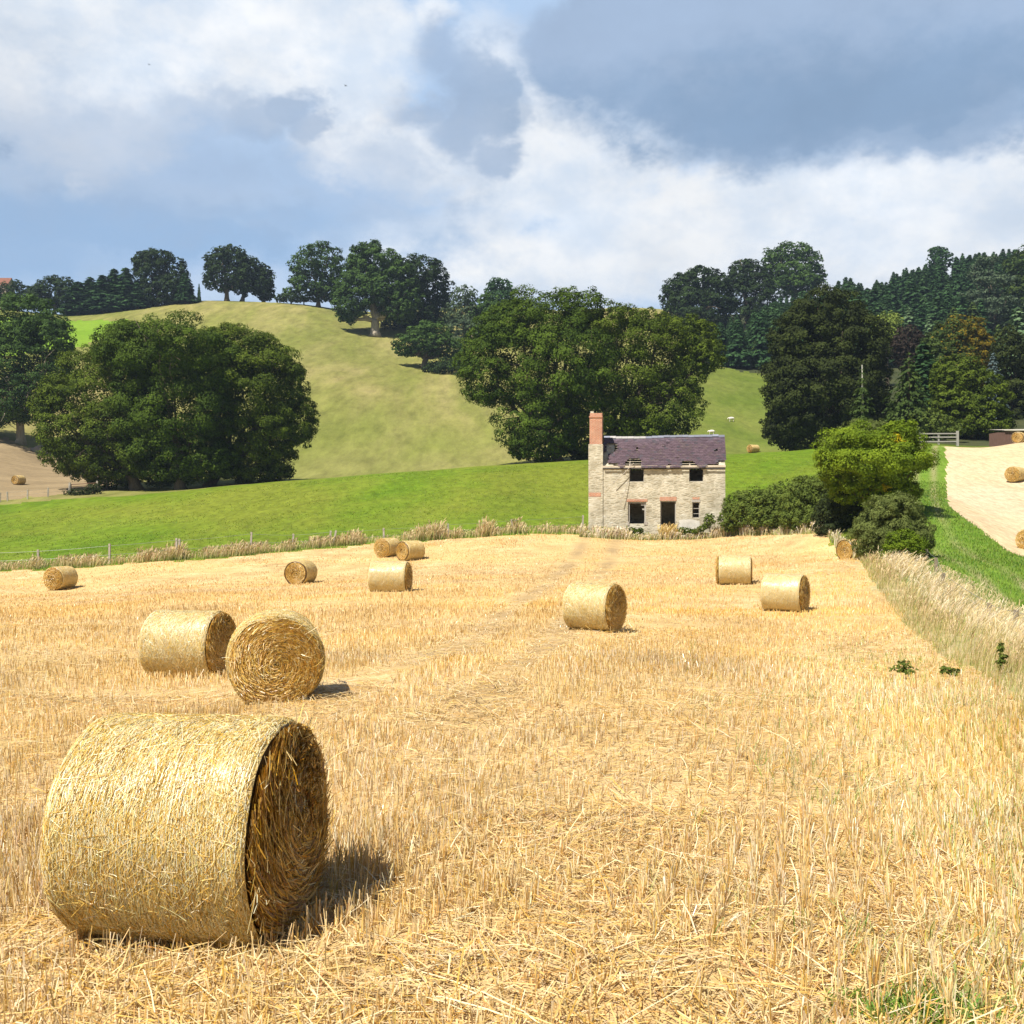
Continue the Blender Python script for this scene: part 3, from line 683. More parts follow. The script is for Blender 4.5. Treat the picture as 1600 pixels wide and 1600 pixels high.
# ------------------------------------------------------------------ trees
def crown_mesh(name, blobs, origin, leaf, n_leaves, m, seed, flat=.70, puff=(.15, .26), gap=.20, inner=.16, droop=0.0, tint_shift=0.0, elong=1.5, split=None):
    """leaf faces gathered in puffs over a union of ellipsoids; blobs: (centre3, radii3). Returns mesh in coordinates relative to origin"""
    r = np.random.default_rng(seed)
    C0 = np.array([b[0] for b in blobs]); R0 = np.array([b[1] for b in blobs])
    area = (R0[:, 0] * R0[:, 2] + R0[:, 1] * R0[:, 2] + R0[:, 0] * R0[:, 1])
    pc, pr, po, pb = [], [], [], []
    for bi in range(len(blobs)):
        pm = np.clip(R0[bi].mean(), 0.2, 99)
        pr0 = pm * .5 * (puff[0] + puff[1])
        n = int(max(14, 9.0 * area[bi] / (pr0 ** 2 * 3.1)))
        d = norm(r.normal(size=(n, 3)))
        ra = r.uniform(.66, 1.06, n)
        c = C0[bi] + d * R0[bi] * ra[:, None]
        deep = np.zeros(n, bool)
        for bj in range(len(blobs)):
            if bj != bi: deep |= (((c - C0[bj]) / R0[bj]) ** 2).sum(1) < .55
        keep = ~deep & (r.uniform(0, 1, n) > gap)
        c = c[keep]; d = d[keep]
        pc.append(c); po.append(norm(d / R0[bi])); pr.append(pm * r.uniform(puff[0], puff[1], len(c)) * r.uniform(.75, 1.2, len(c))); pb.append(np.full(len(c), bi))
    pc = np.concatenate(pc); po = np.concatenate(po); pr = np.concatenate(pr)
    if not len(pc): return None
    w = pr ** 2; w /= w.sum()
    n = int(n_leaves)
    k = r.choice(len(pc), n, p=w)
    d = norm(r.normal(size=(n, 3)) + po[k] * .75 + np.array([0, 0, .45]))
    rad = pr[k] * r.uniform(.72, 1.08, n) * (1 + .12 * r.normal(size=n))
    p = pc[k] + d * rad[:, None] * np.array([1, 1, flat])
    p[:, 2] -= droop * rad * r.uniform(0, 1, n)
    nr = norm(d * .95 + po[k] * .30 + np.array([0, 0, .30]) + r.normal(0, .28, (n, 3)))
    ni = int(n * inner)                                   # leaves further inside
    bi = r.choice(len(blobs), ni, p=area / area.sum())
    di = norm(r.normal(size=(ni, 3))); q = C0[bi] + di * R0[bi] * r.uniform(.35, .78, ni)[:, None]
    p = np.concatenate([p, q]); nr = np.concatenate([nr, norm(di + r.normal(0, .5, (ni, 3)))])
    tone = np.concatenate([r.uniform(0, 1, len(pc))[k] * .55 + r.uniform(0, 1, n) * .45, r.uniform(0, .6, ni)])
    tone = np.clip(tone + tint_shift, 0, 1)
    n += ni
    sz = leaf * r.uniform(.6, 1.3, n)
    t1 = norm(np.cross(nr, r.normal(size=(n, 3)))); t2 = np.cross(nr, t1)
    a = t1 * (sz * .5 * elong ** .5)[:, None]; b = t2 * (sz * .5 / elong ** .5)[:, None]
    bend = nr * (sz * .12)[:, None]
    v = np.stack([p - a - bend, p + b * r.uniform(.7, 1.2, (n, 1)), p + a - bend, p - b * r.uniform(.7, 1.2, (n, 1))], 1)
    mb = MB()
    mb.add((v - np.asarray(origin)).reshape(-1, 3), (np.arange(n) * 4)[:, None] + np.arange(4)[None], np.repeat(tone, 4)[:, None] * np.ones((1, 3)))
    if split is not None:                                 # second leaf colour on part of the crown
        mats = [m, split[0]]; sel = split[1](p)
        mb.m = [sel.astype(int)]
        return mb.mesh(name, mats)
    return mb.mesh(name, m)

def limbs(base, blobs, r_base, lean=(0, 0), seed=0, fork=.35, nlimb=8):
    """tapered trunk with limbs reaching into the crown, relative to base"""
    r = np.random.default_rng(seed + 99); base = np.asarray(base, float)
    C0 = np.array([b[0] for b in blobs]) - base; R0 = np.array([b[1] for b in blobs])
    top = C0[:, 2].max() + R0[:, 2].max() * .3; f = np.array([C0[:, 0].mean() * .35 + lean[0], C0[:, 1].mean() * .3, max(.8, fork * (C0[:, 2].min() + R0[:, 2].max()))])
    f[2] = max(f[2], .18 * top)
    mb = MB()
    t = np.linspace(0, 1, 7)[:, None]
    pts = f * t + np.concatenate([r.normal(0, .10 * r_base, (7, 2)), np.zeros((7, 1))], 1); pts[0, :2] = 0; pts[0, 2] = -.3
    rad = r_base * np.array([1.55, 1.15, .98, .92, .88, .85, .8]); mb.tube(pts, rad, 10)
    order = np.argsort(-C0[:, 2])
    for bi in list(order)[:nlimb]:
        for s in range(2):
            e = C0[bi] + r.normal(0, .35, 3) * R0[bi]
            midp = f * .5 + e * .5 + np.array([0, 0, -.10 * np.linalg.norm(e - f)]) + r.normal(0, .05, 3) * np.linalg.norm(e - f)
            tt = np.linspace(0, 1, 8)[:, None]
            c = (1 - tt) ** 2 * f + 2 * tt * (1 - tt) * midp + tt ** 2 * e
            c[1:-1] += r.normal(0, .02 * np.linalg.norm(e - f), (6, 3))
            rb = r_base * (.42 if s else .55); mb.tube(c, np.linspace(rb, rb * .16, 8), 6)
            for _ in range(3):
                q = c[r.integers(3, 7)]; e2 = q + norm(r.normal(size=3) + np.array([0, 0, .3])) * R0[bi].mean() * .8
                mb.tube(np.stack([q, (q + e2) / 2 + r.normal(0, .04, 3) * R0[bi].mean(), e2]), [rb * .3, rb * .18, rb * .06], 5)
    return mb

SEED = [100]
def tree(name, label, Y, base_px, blobs, leafm, trunk_px, nl=1.0, bark='bark', cat='tree', group=None, leaf_px=3.3, leaf_min=.14, depth=.85, ydep=None, split=None, base_py=None, **kw):
    s = Y / F; SEED[0] += 1; r = np.random.default_rng(SEED[0])
    base = ground(base_px, Y)
    if base_py is not None: base[2] = min(base[2], P(base_px, base_py, Y)[2])
    B = []
    for i, b in enumerate(blobs):
        px, py, rx, ry = b[:4]; dy = b[4] if len(b) > 4 else r.uniform(-.35, .35) * rx * s
        c = P(px, py, Y); c[1] += dy
        B.append((c, np.array([rx * s, rx * s * depth, ry * s])))
    root = empty(name, base, label, cat, group)
    if trunk_px: limbs(base, B, trunk_px * s / 2, seed=SEED[0]).build('trunk', M[bark], root, True)
    leaf = max(leaf_min, leaf_px * s)
    apx = sum(b[2] * b[3] for b in blobs) * 3.1
    n = int(nl * apx * s * s / (leaf * leaf) * 11 * min(1, leaf_px / 3.0))
    n = min(max(n, 400), 95000)
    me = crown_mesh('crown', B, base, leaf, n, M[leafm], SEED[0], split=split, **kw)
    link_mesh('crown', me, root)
    return root

GV = 'trees scattered over the far hill'
# three oaks in front of the hill on the left
GO = 'oaks standing in a clump on the left'
tree('oak_tree', 'spreading oak at the left of the clump, its low boughs over the brown field', 139, 214,
     [(150,612,80,72),(128,682,62,58),(215,566,72,58),(200,682,80,66),(98,640,42,52),(235,720,60,36),(165,735,60,26),(110,712,40,30)], 'oak_warm', 17, group=GO, gap=.17, inner=.16, leaf_px=2.7, puff=(.12, .24))
tree('oak_tree', 'tall oak in the middle of the clump of three, with the highest crown', 137, 283,
     [(270,550,88,50),(270,630,92,84),(275,705,84,48),(200,545,52,42),(330,580,60,60),(320,720,50,30)], 'oak', 15, group=GO, gap=.17, inner=.16, leaf_px=2.7, puff=(.12, .24))
tree('oak_tree', 'oak at the right of the clump of three, its ragged crown against the pale slope', 141, 327,
     [(390,600,82,84),(352,566,64,52),(428,662,60,60),(385,700,72,46),(412,570,44,44),(458,655,38,48),(445,610,36,50),(400,738,55,16)], 'oak_warm', 15, group=GO, gap=.17, inner=.16, leaf_px=2.7, puff=(.12, .24))
# big pair behind the cottage
GP = 'oaks standing behind the ruined cottage'
tree('oak_tree', 'large oak behind the cottage chimney, left half of the wide double crown', 147, 872,
     [(800,560,76,72),(850,498,74,44),(762,588,42,44),(880,580,82,80),(840,660,64,52),(905,480,46,32),(795,510,46,42),(848,694,52,26),(756,545,34,34),(815,700,22,18)], 'oak', 15, group=GP, gap=.20, inner=.14, leaf_px=2.8)
tree('oak_tree', 'large oak behind the cottage roof, right half of the wide double crown', 149, 928,
     [(1000,560,86,66),(1072,530,54,36),(960,508,50,26),(1030,636,64,48),(935,640,72,58),(1098,556,34,28),(1062,596,40,40),(930,690,62,30),(1020,506,30,22),(1010,680,48,22)], 'oak_warm', 14, group=GP, gap=.20, inner=.14, leaf_px=2.8)
# left edge
tree('dark_tree', 'dark shaded tree with a pale bare trunk at the left edge of the view', 186, 32,
     [(20,500,62,42),(78,530,44,36),(35,580,66,44),(-30,560,60,70),(90,590,34,30),(30,625,70,36),(-20,640,60,30)], 'hill_leaf', 13, bark='pale_bark', gap=.28, inner=.10)
# hill top, left to right
tree('hedgerow_tree', 'low dark bush on the skyline at the left edge beside the red roof', 352, 28, [(25,462,30,22),(55,468,24,16),(0,470,20,16)], 'dark_leaf', 4, group=GV)
tree('round_tree', 'low round dark tree on the skyline, first of the row left of the pines', 350, 85, [(85,455,32,24),(105,462,22,22),(68,465,22,20)], 'dark_leaf', 5, group=GV)
tree('broadleaf_tree', 'tall blocky tree on the skyline at the right end of the pine row', 345, 246,
     [(235,425,26,32),(262,425,26,30),(248,455,36,26),(228,412,18,20),(245,405,24,14),(270,450,18,24)], 'dark_leaf', 7, group=GV)
tree('broadleaf_tree', 'skyline tree with a short trunk showing, left of the joined pair', 352, 355,
     [(340,410,22,24),(362,400,22,17),(350,432,30,24),(375,425,22,26),(330,440,12,14)], 'dark_leaf', 7, group=GV, gap=.15)
tree('broadleaf_tree', 'skyline tree joined on the right to its trunked neighbour', 354, 378, [(388,425,20,24),(385,445,22,18),(405,440,18,22)], 'dark_leaf', 6, group=GV)
tree('round_tree', 'rounded dark skyline tree leaning out over the right of the joined pair', 356, 412, [(412,438,18,24),(414,455,15,16)], 'dark_leaf', 5, group=GV)
tree('open_tree', 'open crowned skyline tree with sky showing between its boughs', 345, 497,
     [(500,402,32,18),(478,415,24,18),(515,420,24,22),(490,440,36,15),(530,440,18,16),(465,436,14,10),(505,455,24,8)], 'hill_leaf', 7, group=GV, gap=.3, inner=.08, puff=(.22, .36))
tree('small_bush', 'small round bush on the skyline at the foot of the open crowned tree', 346, 455, [(455,456,13,8)], 'hill_leaf', 2, group=GV, cat='bush')
tree('pale_trunk_tree', 'large tree on the brow of the hill with a pale trunk in full view', 308, 586,
     [(585,412,42,32),(560,445,36,36),(612,440,36,36),(590,455,54,30),(550,470,30,28),(632,470,28,30),(570,400,24,18),(622,488,28,16),(545,490,20,16)], 'hill_leaf', 15, bark='pale_bark', group=GV, base_py=517)
tree('dark_beech', 'very dark dense tree adjoining the pale trunked tree on its right', 322, 662,
     [(655,430,38,28),(675,450,30,36),(650,470,42,36),(682,480,22,34),(640,500,40,22)], 'dark_leaf', 10, group=GV)
tree('hawthorn_tree', 'low spreading hawthorn on the slope below the dark tree', 268, 662,
     [(672,518,32,18),(650,535,34,16),(690,540,32,18),(632,545,18,12),(712,550,16,16),(665,545,30,14)], 'hill_leaf', 10, group=GV, flat=.45)
tree('cedar_tree', 'greyish drooping cedar between the dark tree and the oak', 300, 727,
     [(725,460,20,16),(722,485,30,16),(728,510,34,16),(720,535,36,16),(735,555,34,14)], 'cedar', 7, group=GV, flat=.3, droop=.6)
tree('scots_pine', 'small headed pine standing out on the skyline left of the oak', 335, 780,
     [(780,444,20,10),(792,455,16,9),(768,456,12,8),(782,470,26,12),(775,490,34,18)], 'fir', 5, group=GV, gap=.2)
tree('scrub_tree', 'mid green tree filling the gap between the cedar and the oak', 300, 765, [(760,490,30,30),(765,530,36,34),(750,565,30,22)], 'hill_leaf', 6, group=GV)
tree('scrub_tree', 'dark scrub at the foot of the cedar in the hollow', 262, 715, [(700,575,36,14),(725,590,30,16),(745,600,26,16)], 'dark_leaf', 4, group=GV)
# right skyline
GR = 'trees along the edge of the right hand wood'
tree('dark_beech', 'domed blackish tree at the left end of the right hand wood', 345, 1092,
     [(1090,445,36,30),(1065,465,30,30),(1115,460,28,36),(1088,490,46,34),(1110,505,36,40),(1055,490,20,20)], 'dark_leaf', 12, group=GR)
tree('dark_beech', 'dark skyline tree between the domed tree and the tall open one', 360, 1168, [(1168,425,28,20),(1155,440,24,22),(1182,445,24,26),(1170,470,38,34)], 'dark_leaf', 9, group=GR)
tree('open_tree', 'tall open tree highest on the right skyline with a spreading crown', 390, 1240,
     [(1238,395,30,18),(1215,405,24,18),(1262,408,24,20),(1240,425,46,20),(1275,430,15,14),(1205,425,14,14),(1240,450,44,18)], 'hill_leaf', 9, group=GR, gap=.2)
tree('umbrella_pine', 'flat topped pine rising above the plantation skyline', 415, 1467, [(1467,390,14,5),(1474,398,14,5),(1460,398,10,5),(1468,410,20,12)], 'fir', 4, group=GR, flat=.4)
tree('cedar_tree', 'big grey green cedar with layered boughs near the right skyline', 300, 1545,
     [(1540,408,16,8),(1535,425,24,8),(1550,440,32,9),(1538,458,34,9),(1552,475,38,10),(1540,492,36,10),(1555,508,34,10),(1530,415,12,8)], 'cedar', 7, group=GR, flat=.3, droop=.5)
tree('broadleaf_tree', 'olive green tree behind the cedar at the right edge', 305, 1598, [(1595,420,26,30),(1600,460,30,34),(1590,495,28,22)], 'larch', 5, group=GR)
# right hand parkland trees
GK = 'mixed trees behind the far field gate'
tree('holm_oak', 'huge dense dark tree rounded to the ground right of the oaks', 150, 1292,
     [(1292,505,62,50),(1262,545,56,60),(1330,545,58,60),(1290,600,86,70),(1245,620,46,60),(1350,600,44,56),(1285,660,80,44),(1230,665,34,34),(1345,650,46,48)], 'holm', 16, group=GK, puff=(.16, .28), gap=.03, nl=1.1)
tree('lime_tree', 'small yellow green tree peeping out right of the huge dark one', 235, 1387, [(1387,505,20,18),(1380,525,22,20)], 'lime', 5, group=GK)
tree('copper_beech', 'dull purple crown between the dark tree and the golden one', 200, 1420, [(1420,530,22,20),(1405,545,20,20),(1425,560,26,30)], 'purple', 5, group=GK)
tree('golden_tree', 'tree turning orange and gold on its right side', 178, 1495,
     [(1500,530,44,34),(1475,550,36,40),(1525,550,28,34),(1490,585,52,40)], 'larch', 9, group=GK, split=(M['gold'], lambda p: (p[:, 0] + np.random.default_rng(5).normal(0, 2.2, len(p)) > (1492 - 800) * 178 / F)))
tree('dark_conifer', 'dark tree at the right edge beside the blue spruce', 165, 1582, [(1578,550,30,36),(1592,600,34,50),(1575,640,36,44)], 'holm', 8, group=GK)
tree('broadleaf_tree', 'bright green bushy tree in front of the blue spruce, above the gate', 140, 1520,
     [(1505,600,42,44),(1535,625,40,44),(1490,645,38,36),(1520,660,56,26),(1550,655,28,30),(1480,600,24,30)], 'oak_warm', 8, group=GK)
tree('shrub', 'low green bush filling the space under the bright green tree', 133, 1462, [(1455,660,30,20),(1480,672,26,12)], 'hedge', 3, group=GK, cat='bush')

def conifer_mesh(name, h, r, levels, per, leaf, m, seed, droop=.25, bare=.08):
    g = np.random.default_rng(seed); pts, nrm, dirs, tone = [], [], [], []
    for k in range(levels):
        t = (k + g.uniform(-.3, .3)) / levels; z = h * (bare + (1 - bare) * t)
        rr = r * (1 - t) ** .85 * g.uniform(.75, 1.15) + .04 * r
        nb = max(4, int(9 * (1 - t) + 4)); a0 = g.uniform(0, 6.28)
        for b in range(nb):
            a = a0 + b * 2 * pi / nb + g.normal(0, .15); L = rr * g.uniform(.65, 1.15); q = max(3, int(per * L / r + 2))
            s = g.uniform(.08, 1, q) ** .7; tn = g.uniform(0, 1)
            side = g.normal(0, .14, q) * L * s
            d = np.array([cos(a), sin(a), 0]); e = np.array([-sin(a), cos(a), 0])
            p = d * (L * s)[:, None] + e * side[:, None]; p[:, 2] = z - droop * L * s ** 1.6 + .10 * L * s + g.normal(0, .05, q) * L
            pts.append(p); nrm.append(np.tile(d * .55 + np.array([0, 0, .8]), (q, 1)) + g.normal(0, .3, (q, 3))); dirs.append(np.tile(d, (q, 1)) + g.normal(0, .35, (q, 3))); tone.append(tn * .5 + g.uniform(0, .5, q))
    p = np.concatenate(pts); nr = norm(np.concatenate(nrm)); d = np.concatenate(dirs); t = np.concatenate(tone); n = len(p)
    b = norm(np.cross(nr, d)); a = np.cross(b, nr); sz = leaf * g.uniform(.7, 1.3, n)
    a = a * (sz * .75)[:, None]; b = b * (sz * .36)[:, None]; dn = np.array([0, 0, -1.0]) * (sz * .15)[:, None]
    v = np.stack([p - a * .6, p + b + dn, p + a + dn, p - b + dn], 1); mb = MB()
    mb.add(v.reshape(-1, 3), (np.arange(n) * 4)[:, None] + np.arange(4)[None], np.repeat(t, 4)[:, None] * np.ones((1, 3)))
    cr = mb.mesh('crown', m)
    tk = MB(); tk.tube([(0, 0, -.4), (0, 0, h * .5), (0, 0, h * .97)], [r * .09, r * .06, r * .012], 6)
    return cr, tk.mesh('trunk', M['bark'])
def conifer(name, label, px, Y, h, me, group=None, sc=1.0, rz=None, cat='conifer', wid=1.0):
    root = empty(name, ground(px, Y), label, cat, group, random.uniform(0, 6.28) if rz is None else rz)
    root.scale = (sc * wid, sc * wid, sc)
    link_mesh('trunk', me[1], root); link_mesh('crown', me[0], root)
    return root
M['fir_light'] = leaf_mat('light_fir_needles', (.022, .055, .018), (.085, .160, .055))
CF = [conifer_mesh('crown', 16, 3.4, 26, 26, .85, M['fir' if i < 3 else 'fir_light'], 11 + i, .3) for i in range(5)]
CPale = conifer_mesh('crown', 16, 4.0, 24, 28, .85, M['pale_fir'], 21, .35)
CPale2 = conifer_mesh('crown', 16, 4.0, 24, 28, .85, M['larch'], 22, .35)
CBlue = conifer_mesh('crown', 14, 3.6, 26, 40, .5, M['blue_fir'], 23, .35)
CGreen = conifer_mesh('crown', 13, 5.2, 24, 60, .40, M['larch'], 24, .42)
CSlim = conifer_mesh('crown', 8, 1.8, 14, 20, .30, M['larch'], 25, .45, .25)
# pine row on the left skyline
labs = ['dark pine on the left skyline, first of the row', 'short dark pine second in the skyline row', 'brownish pine in the middle of the skyline row', 'tall pine with a jagged top in the skyline row', 'tallest pine just left of the blocky skyline tree', 'narrow conifer in front of the blocky skyline tree', 'conifer at the right foot of the blocky skyline tree', 'thin sapling conifer standing free on the skyline']
for (px, py, Y, wd), lb in zip([(122, 438, 345, 2.6), (141, 432, 346, 2.5), (160, 428, 344, 2.4), (178, 418, 345, 2.0), (197, 416, 344, 2.0), (215, 440, 342, 2.3), (290, 424, 343, 1.8), (311, 442, 344, .6)], labs):
    g = ground(px, Y); h = P(px, py, Y)[2] - g[2]
    conifer('conifer_tree', lb, px, Y, h, CF[int(px) % 3], 'conifers in a row on the left skyline', h / 16, wid=wd)
# plantation over the right hill
rp_ = random.Random(5); cnt = 0; placed = []
top_line = lambda px: np.interp(px, [1125, 1200, 1290, 1310, 1345, 1400, 1450, 1500, 1560, 1600, 1700], [505, 470, 446, 432, 438, 424, 410, 396, 389, 386, 380])
tries = 0
while cnt < 270 and tries < 14000:
    tries += 1
    px = rp_.uniform(1105, 1690); Y = rp_.uniform(272, 440)
    if Y < np.interp(px, [1100, 1220, 1400, 1700], [280, 268, 285, 300]): continue
    x = (px - 800) * Y / F
    if any((x - a) ** 2 + (Y - b) ** 2 < 3.7 ** 2 for a, b in placed): continue
    g = ground(px, Y); hmax = P(px, float(top_line(px)) + rp_.uniform(-3, 12), Y)[2] - g[2]
    if hmax < 6: continue
    h = min(hmax, rp_.uniform(12, 19)); placed.append((x, Y)); cnt += 1
    if h < 7: continue
    conifer('plantation_conifer', 'dark conifer growing in the dense plantation over the right hand hill', px, Y, h, CF[rp_.randrange(5) if Y < 360 else rp_.randrange(4)], 'dark conifers of the hillside plantation', h / 16, rp_.uniform(0, 6.28), wid=rp_.uniform(1.1, 1.6))
for px, top, Y, me, lb, w in [(1420, 478, 285, CPale, 'pale silvery conifer at the foot of the plantation, behind the purple crown', 1.1), (1452, 492, 275, CPale, 'short pale conifer just right of the tall silvery one', 1.0),
     (1352, 500, 290, CPale, 'pale conifer half hidden behind the right shoulder of the huge dark tree', .9), (1590, 478, 230, CPale, 'broad pale green conifer at the right edge above the dark tree', 1.5), (1560, 505, 240, CPale2, 'olive conifer between the cedar and the broad pale one', 1.2),
     (1490, 478, 270, CPale2, 'yellowish olive conifer rising behind the golden tree', 1.3), (1205, 510, 278, CPale, 'pale green conifer at the lower left edge of the plantation', 1.1), (1180, 530, 276, CPale2, 'lowest pale conifer on the pasture edge of the plantation', 1.0), (1520, 470, 282, CPale2, 'olive green conifer right below the layered cedar', 1.2)]:
    g = ground(px, Y); h = P(px, top, Y)[2] - g[2]
    conifer('pale_conifer', lb, px, Y, h, me, 'pale conifers below the plantation', h / 16, wid=w)
g = ground(1552, 160); h = P(1552, 548, 160)[2] - g[2]; conifer('blue_spruce', 'blue grey spruce behind the bright green tree', 1552, 160, h, CBlue, None, h / 14, wid=1.0)
g = ground(1420, 136); h = P(1420, 548, 136)[2] - g[2]; conifer('spreading_fir', 'broad green fir with sweeping boughs right of the huge dark tree', 1420, 136, h, CGreen, None, h / 13)
g = ground(1442, 145); h = P(1442, 532, 145)[2] - g[2]; conifer('spreading_fir', 'darker fir just behind the broad sweeping fir', 1442, 145, h, CF[1], None, h / 16, wid=1.4)
g = ground(1347, 128); h = P(1347, 570, 128)[2] - g[2]
root = empty('slender_conifer', g, 'thin young conifer with a bare whitish stem before the huge dark tree', 'conifer')
tk = MB(); tk.tube([(0, 0, -.2), (.05, 0, h * .5), (0, 0, h)], [.16, .13, .05], 8, (1, 1, 1)); tk.build('trunk', plain('whitish_bark', (.52, .50, .44), .8, .15, 3), root)
o = link_mesh('crown', CSlim[0], root); o.scale = (1.0, 1.0, h / 8)

# hedge and bushes by the cottage
GH = 'bushes of the hedge beside the cottage'
bush_kw = dict(cat='bush', leaf_px=2.6, leaf_min=.07, flat=.8, gap=.02, inner=.3)
tree('hedge_bush', 'rounded green bush against the right wall of the cottage', 78.2, 1165, [(1158,798,28,30),(1180,790,30,28),(1140,812,16,20)], 'hedge', 2, group=GH, **bush_kw)
tree('hedge_bush', 'mid green bush second along the hedge from the cottage', 77, 1212, [(1210,788,34,30),(1232,784,30,32),(1205,808,40,20)], 'hedge', 2, group=GH, **bush_kw)
tree('hedge_bush', 'taller bush third along the hedge, left of the yellow green tree', 74, 1262, [(1258,784,34,36),(1285,790,34,38),(1265,812,44,20),(1290,765,30,24)], 'hedge', 2, group=GH, **bush_kw)
tree('hedge_bush', 'dark bush in shade under the yellow green tree', 70, 1315, [(1312,800,34,36),(1330,785,26,36),(1300,822,30,16)], 'hedge_dark', 2, group=GH, **bush_kw)
tree('feathery_bush', 'feathery willow tops showing over the yellow green tree', 78, 1352, [(1352,680,40,24),(1320,695,34,20),(1385,690,34,22)], 'broom', 2, elong=4.0, **bush_kw)
tree('chestnut_tree', 'small spreading tree with bright yellow green leaves in the hedge', 68, 1368,
     [(1360,690,66,24),(1330,705,54,28),(1400,700,46,26),(1365,720,80,26),(1420,722,32,14),(1355,748,44,24),(1395,752,34,22),(1300,716,28,20),(1405,670,24,12),(1345,768,46,20),(1392,772,40,18),(1305,740,24,24)], 'chestnut', 5, leaf_px=3.0, leaf_min=.12, flat=.6, gap=.12, inner=.2, nl=1.0, puff=(.22, .36),
     split=(M['yellow_leaf'], lambda p: ((p[:, 0] - P(1390, 686, 68)[0]) ** 2 + (p[:, 2] - P(1390, 686, 68)[2]) ** 2 < .10) | ((p[:, 0] - P(1372, 763, 68)[0]) ** 2 + (p[:, 2] - P(1372, 763, 68)[2]) ** 2 < .06)))
tree('broom_bush', 'large feathery grey green bush bulging at the end of the hedge', 53, 1395, [(1395,822,50,46),(1380,840,44,36),(1412,840,40,36),(1400,795,36,20)], 'broom', 2, group=None, elong=4.5, split=None, nl=1.3, **bush_kw)
tree('holly_bush', 'small yellow green bush at the foot of the feathery one', 50.5, 1410, [(1410,852,30,22),(1425,860,22,18),(1398,866,22,14)], 'chestnut', 2, tint_shift=-.25, **bush_kw)
tree('elder_bush', 'small leafy bush growing against the right corner of the cottage front', 79.0, 1109, [(1109,812,9,9),(1104,822,7,6)], 'hedge', 1, **bush_kw)
tree('nettle_clump', 'low green nettles at the foot of the cottage wall right of the door', 79.1, 1074, [(1070,829,12,5),(1086,830,9,4),(1096,826,7,5)], 'oak_warm', 0, **bush_kw)
tree('nettle_clump', 'low green nettles under the large ground floor window', 80, 990, [(988,830,8,6),(1000,829,6,4)], 'oak_warm', 0, **bush_kw)
tree('hedge_shrub', 'straggling hedge along the skyline left of the brow tree', 345, 475, [(440,465,14,6),(462,466,20,6),(485,464,20,7),(508,465,18,7)], 'dark_leaf', 2, cat='hedge')
tree('weed', 'dark green weed sprawling in the stubble near the grass bank', 18.5, 1412, [(1402,1046,10,6),(1420,1048,12,5),(1412,1038,8,6)], 'hedge', 0, cat='plant', leaf_px=4, leaf_min=.03, gap=.3, inner=.05, nl=.5)
tree('weed', 'smaller green weed at the foot of the grass bank right of the sprawling one', 18.2, 1480, [(1478,1048,10,5),(1492,1052,8,5)], 'hedge', 0, cat='plant', leaf_px=4, leaf_min=.03, gap=.3, inner=.05, nl=.4)
tree('weed', 'tall upright green weed stem in the grass bank by the right edge', 18, 1562, [(1562,1012,3,10),(1564,1035,5,12),(1568,1028,4,8)], 'hedge', 0, cat='plant', leaf_px=4, leaf_min=.03, gap=.2, inner=.05, nl=.5)
tree('gorse_clump', 'dark scrubby clump on the bank beside the rusty gate', 131, 135, [(125,772,22,7),(145,764,14,8)], 'hedge_dark', 0, **bush_kw)

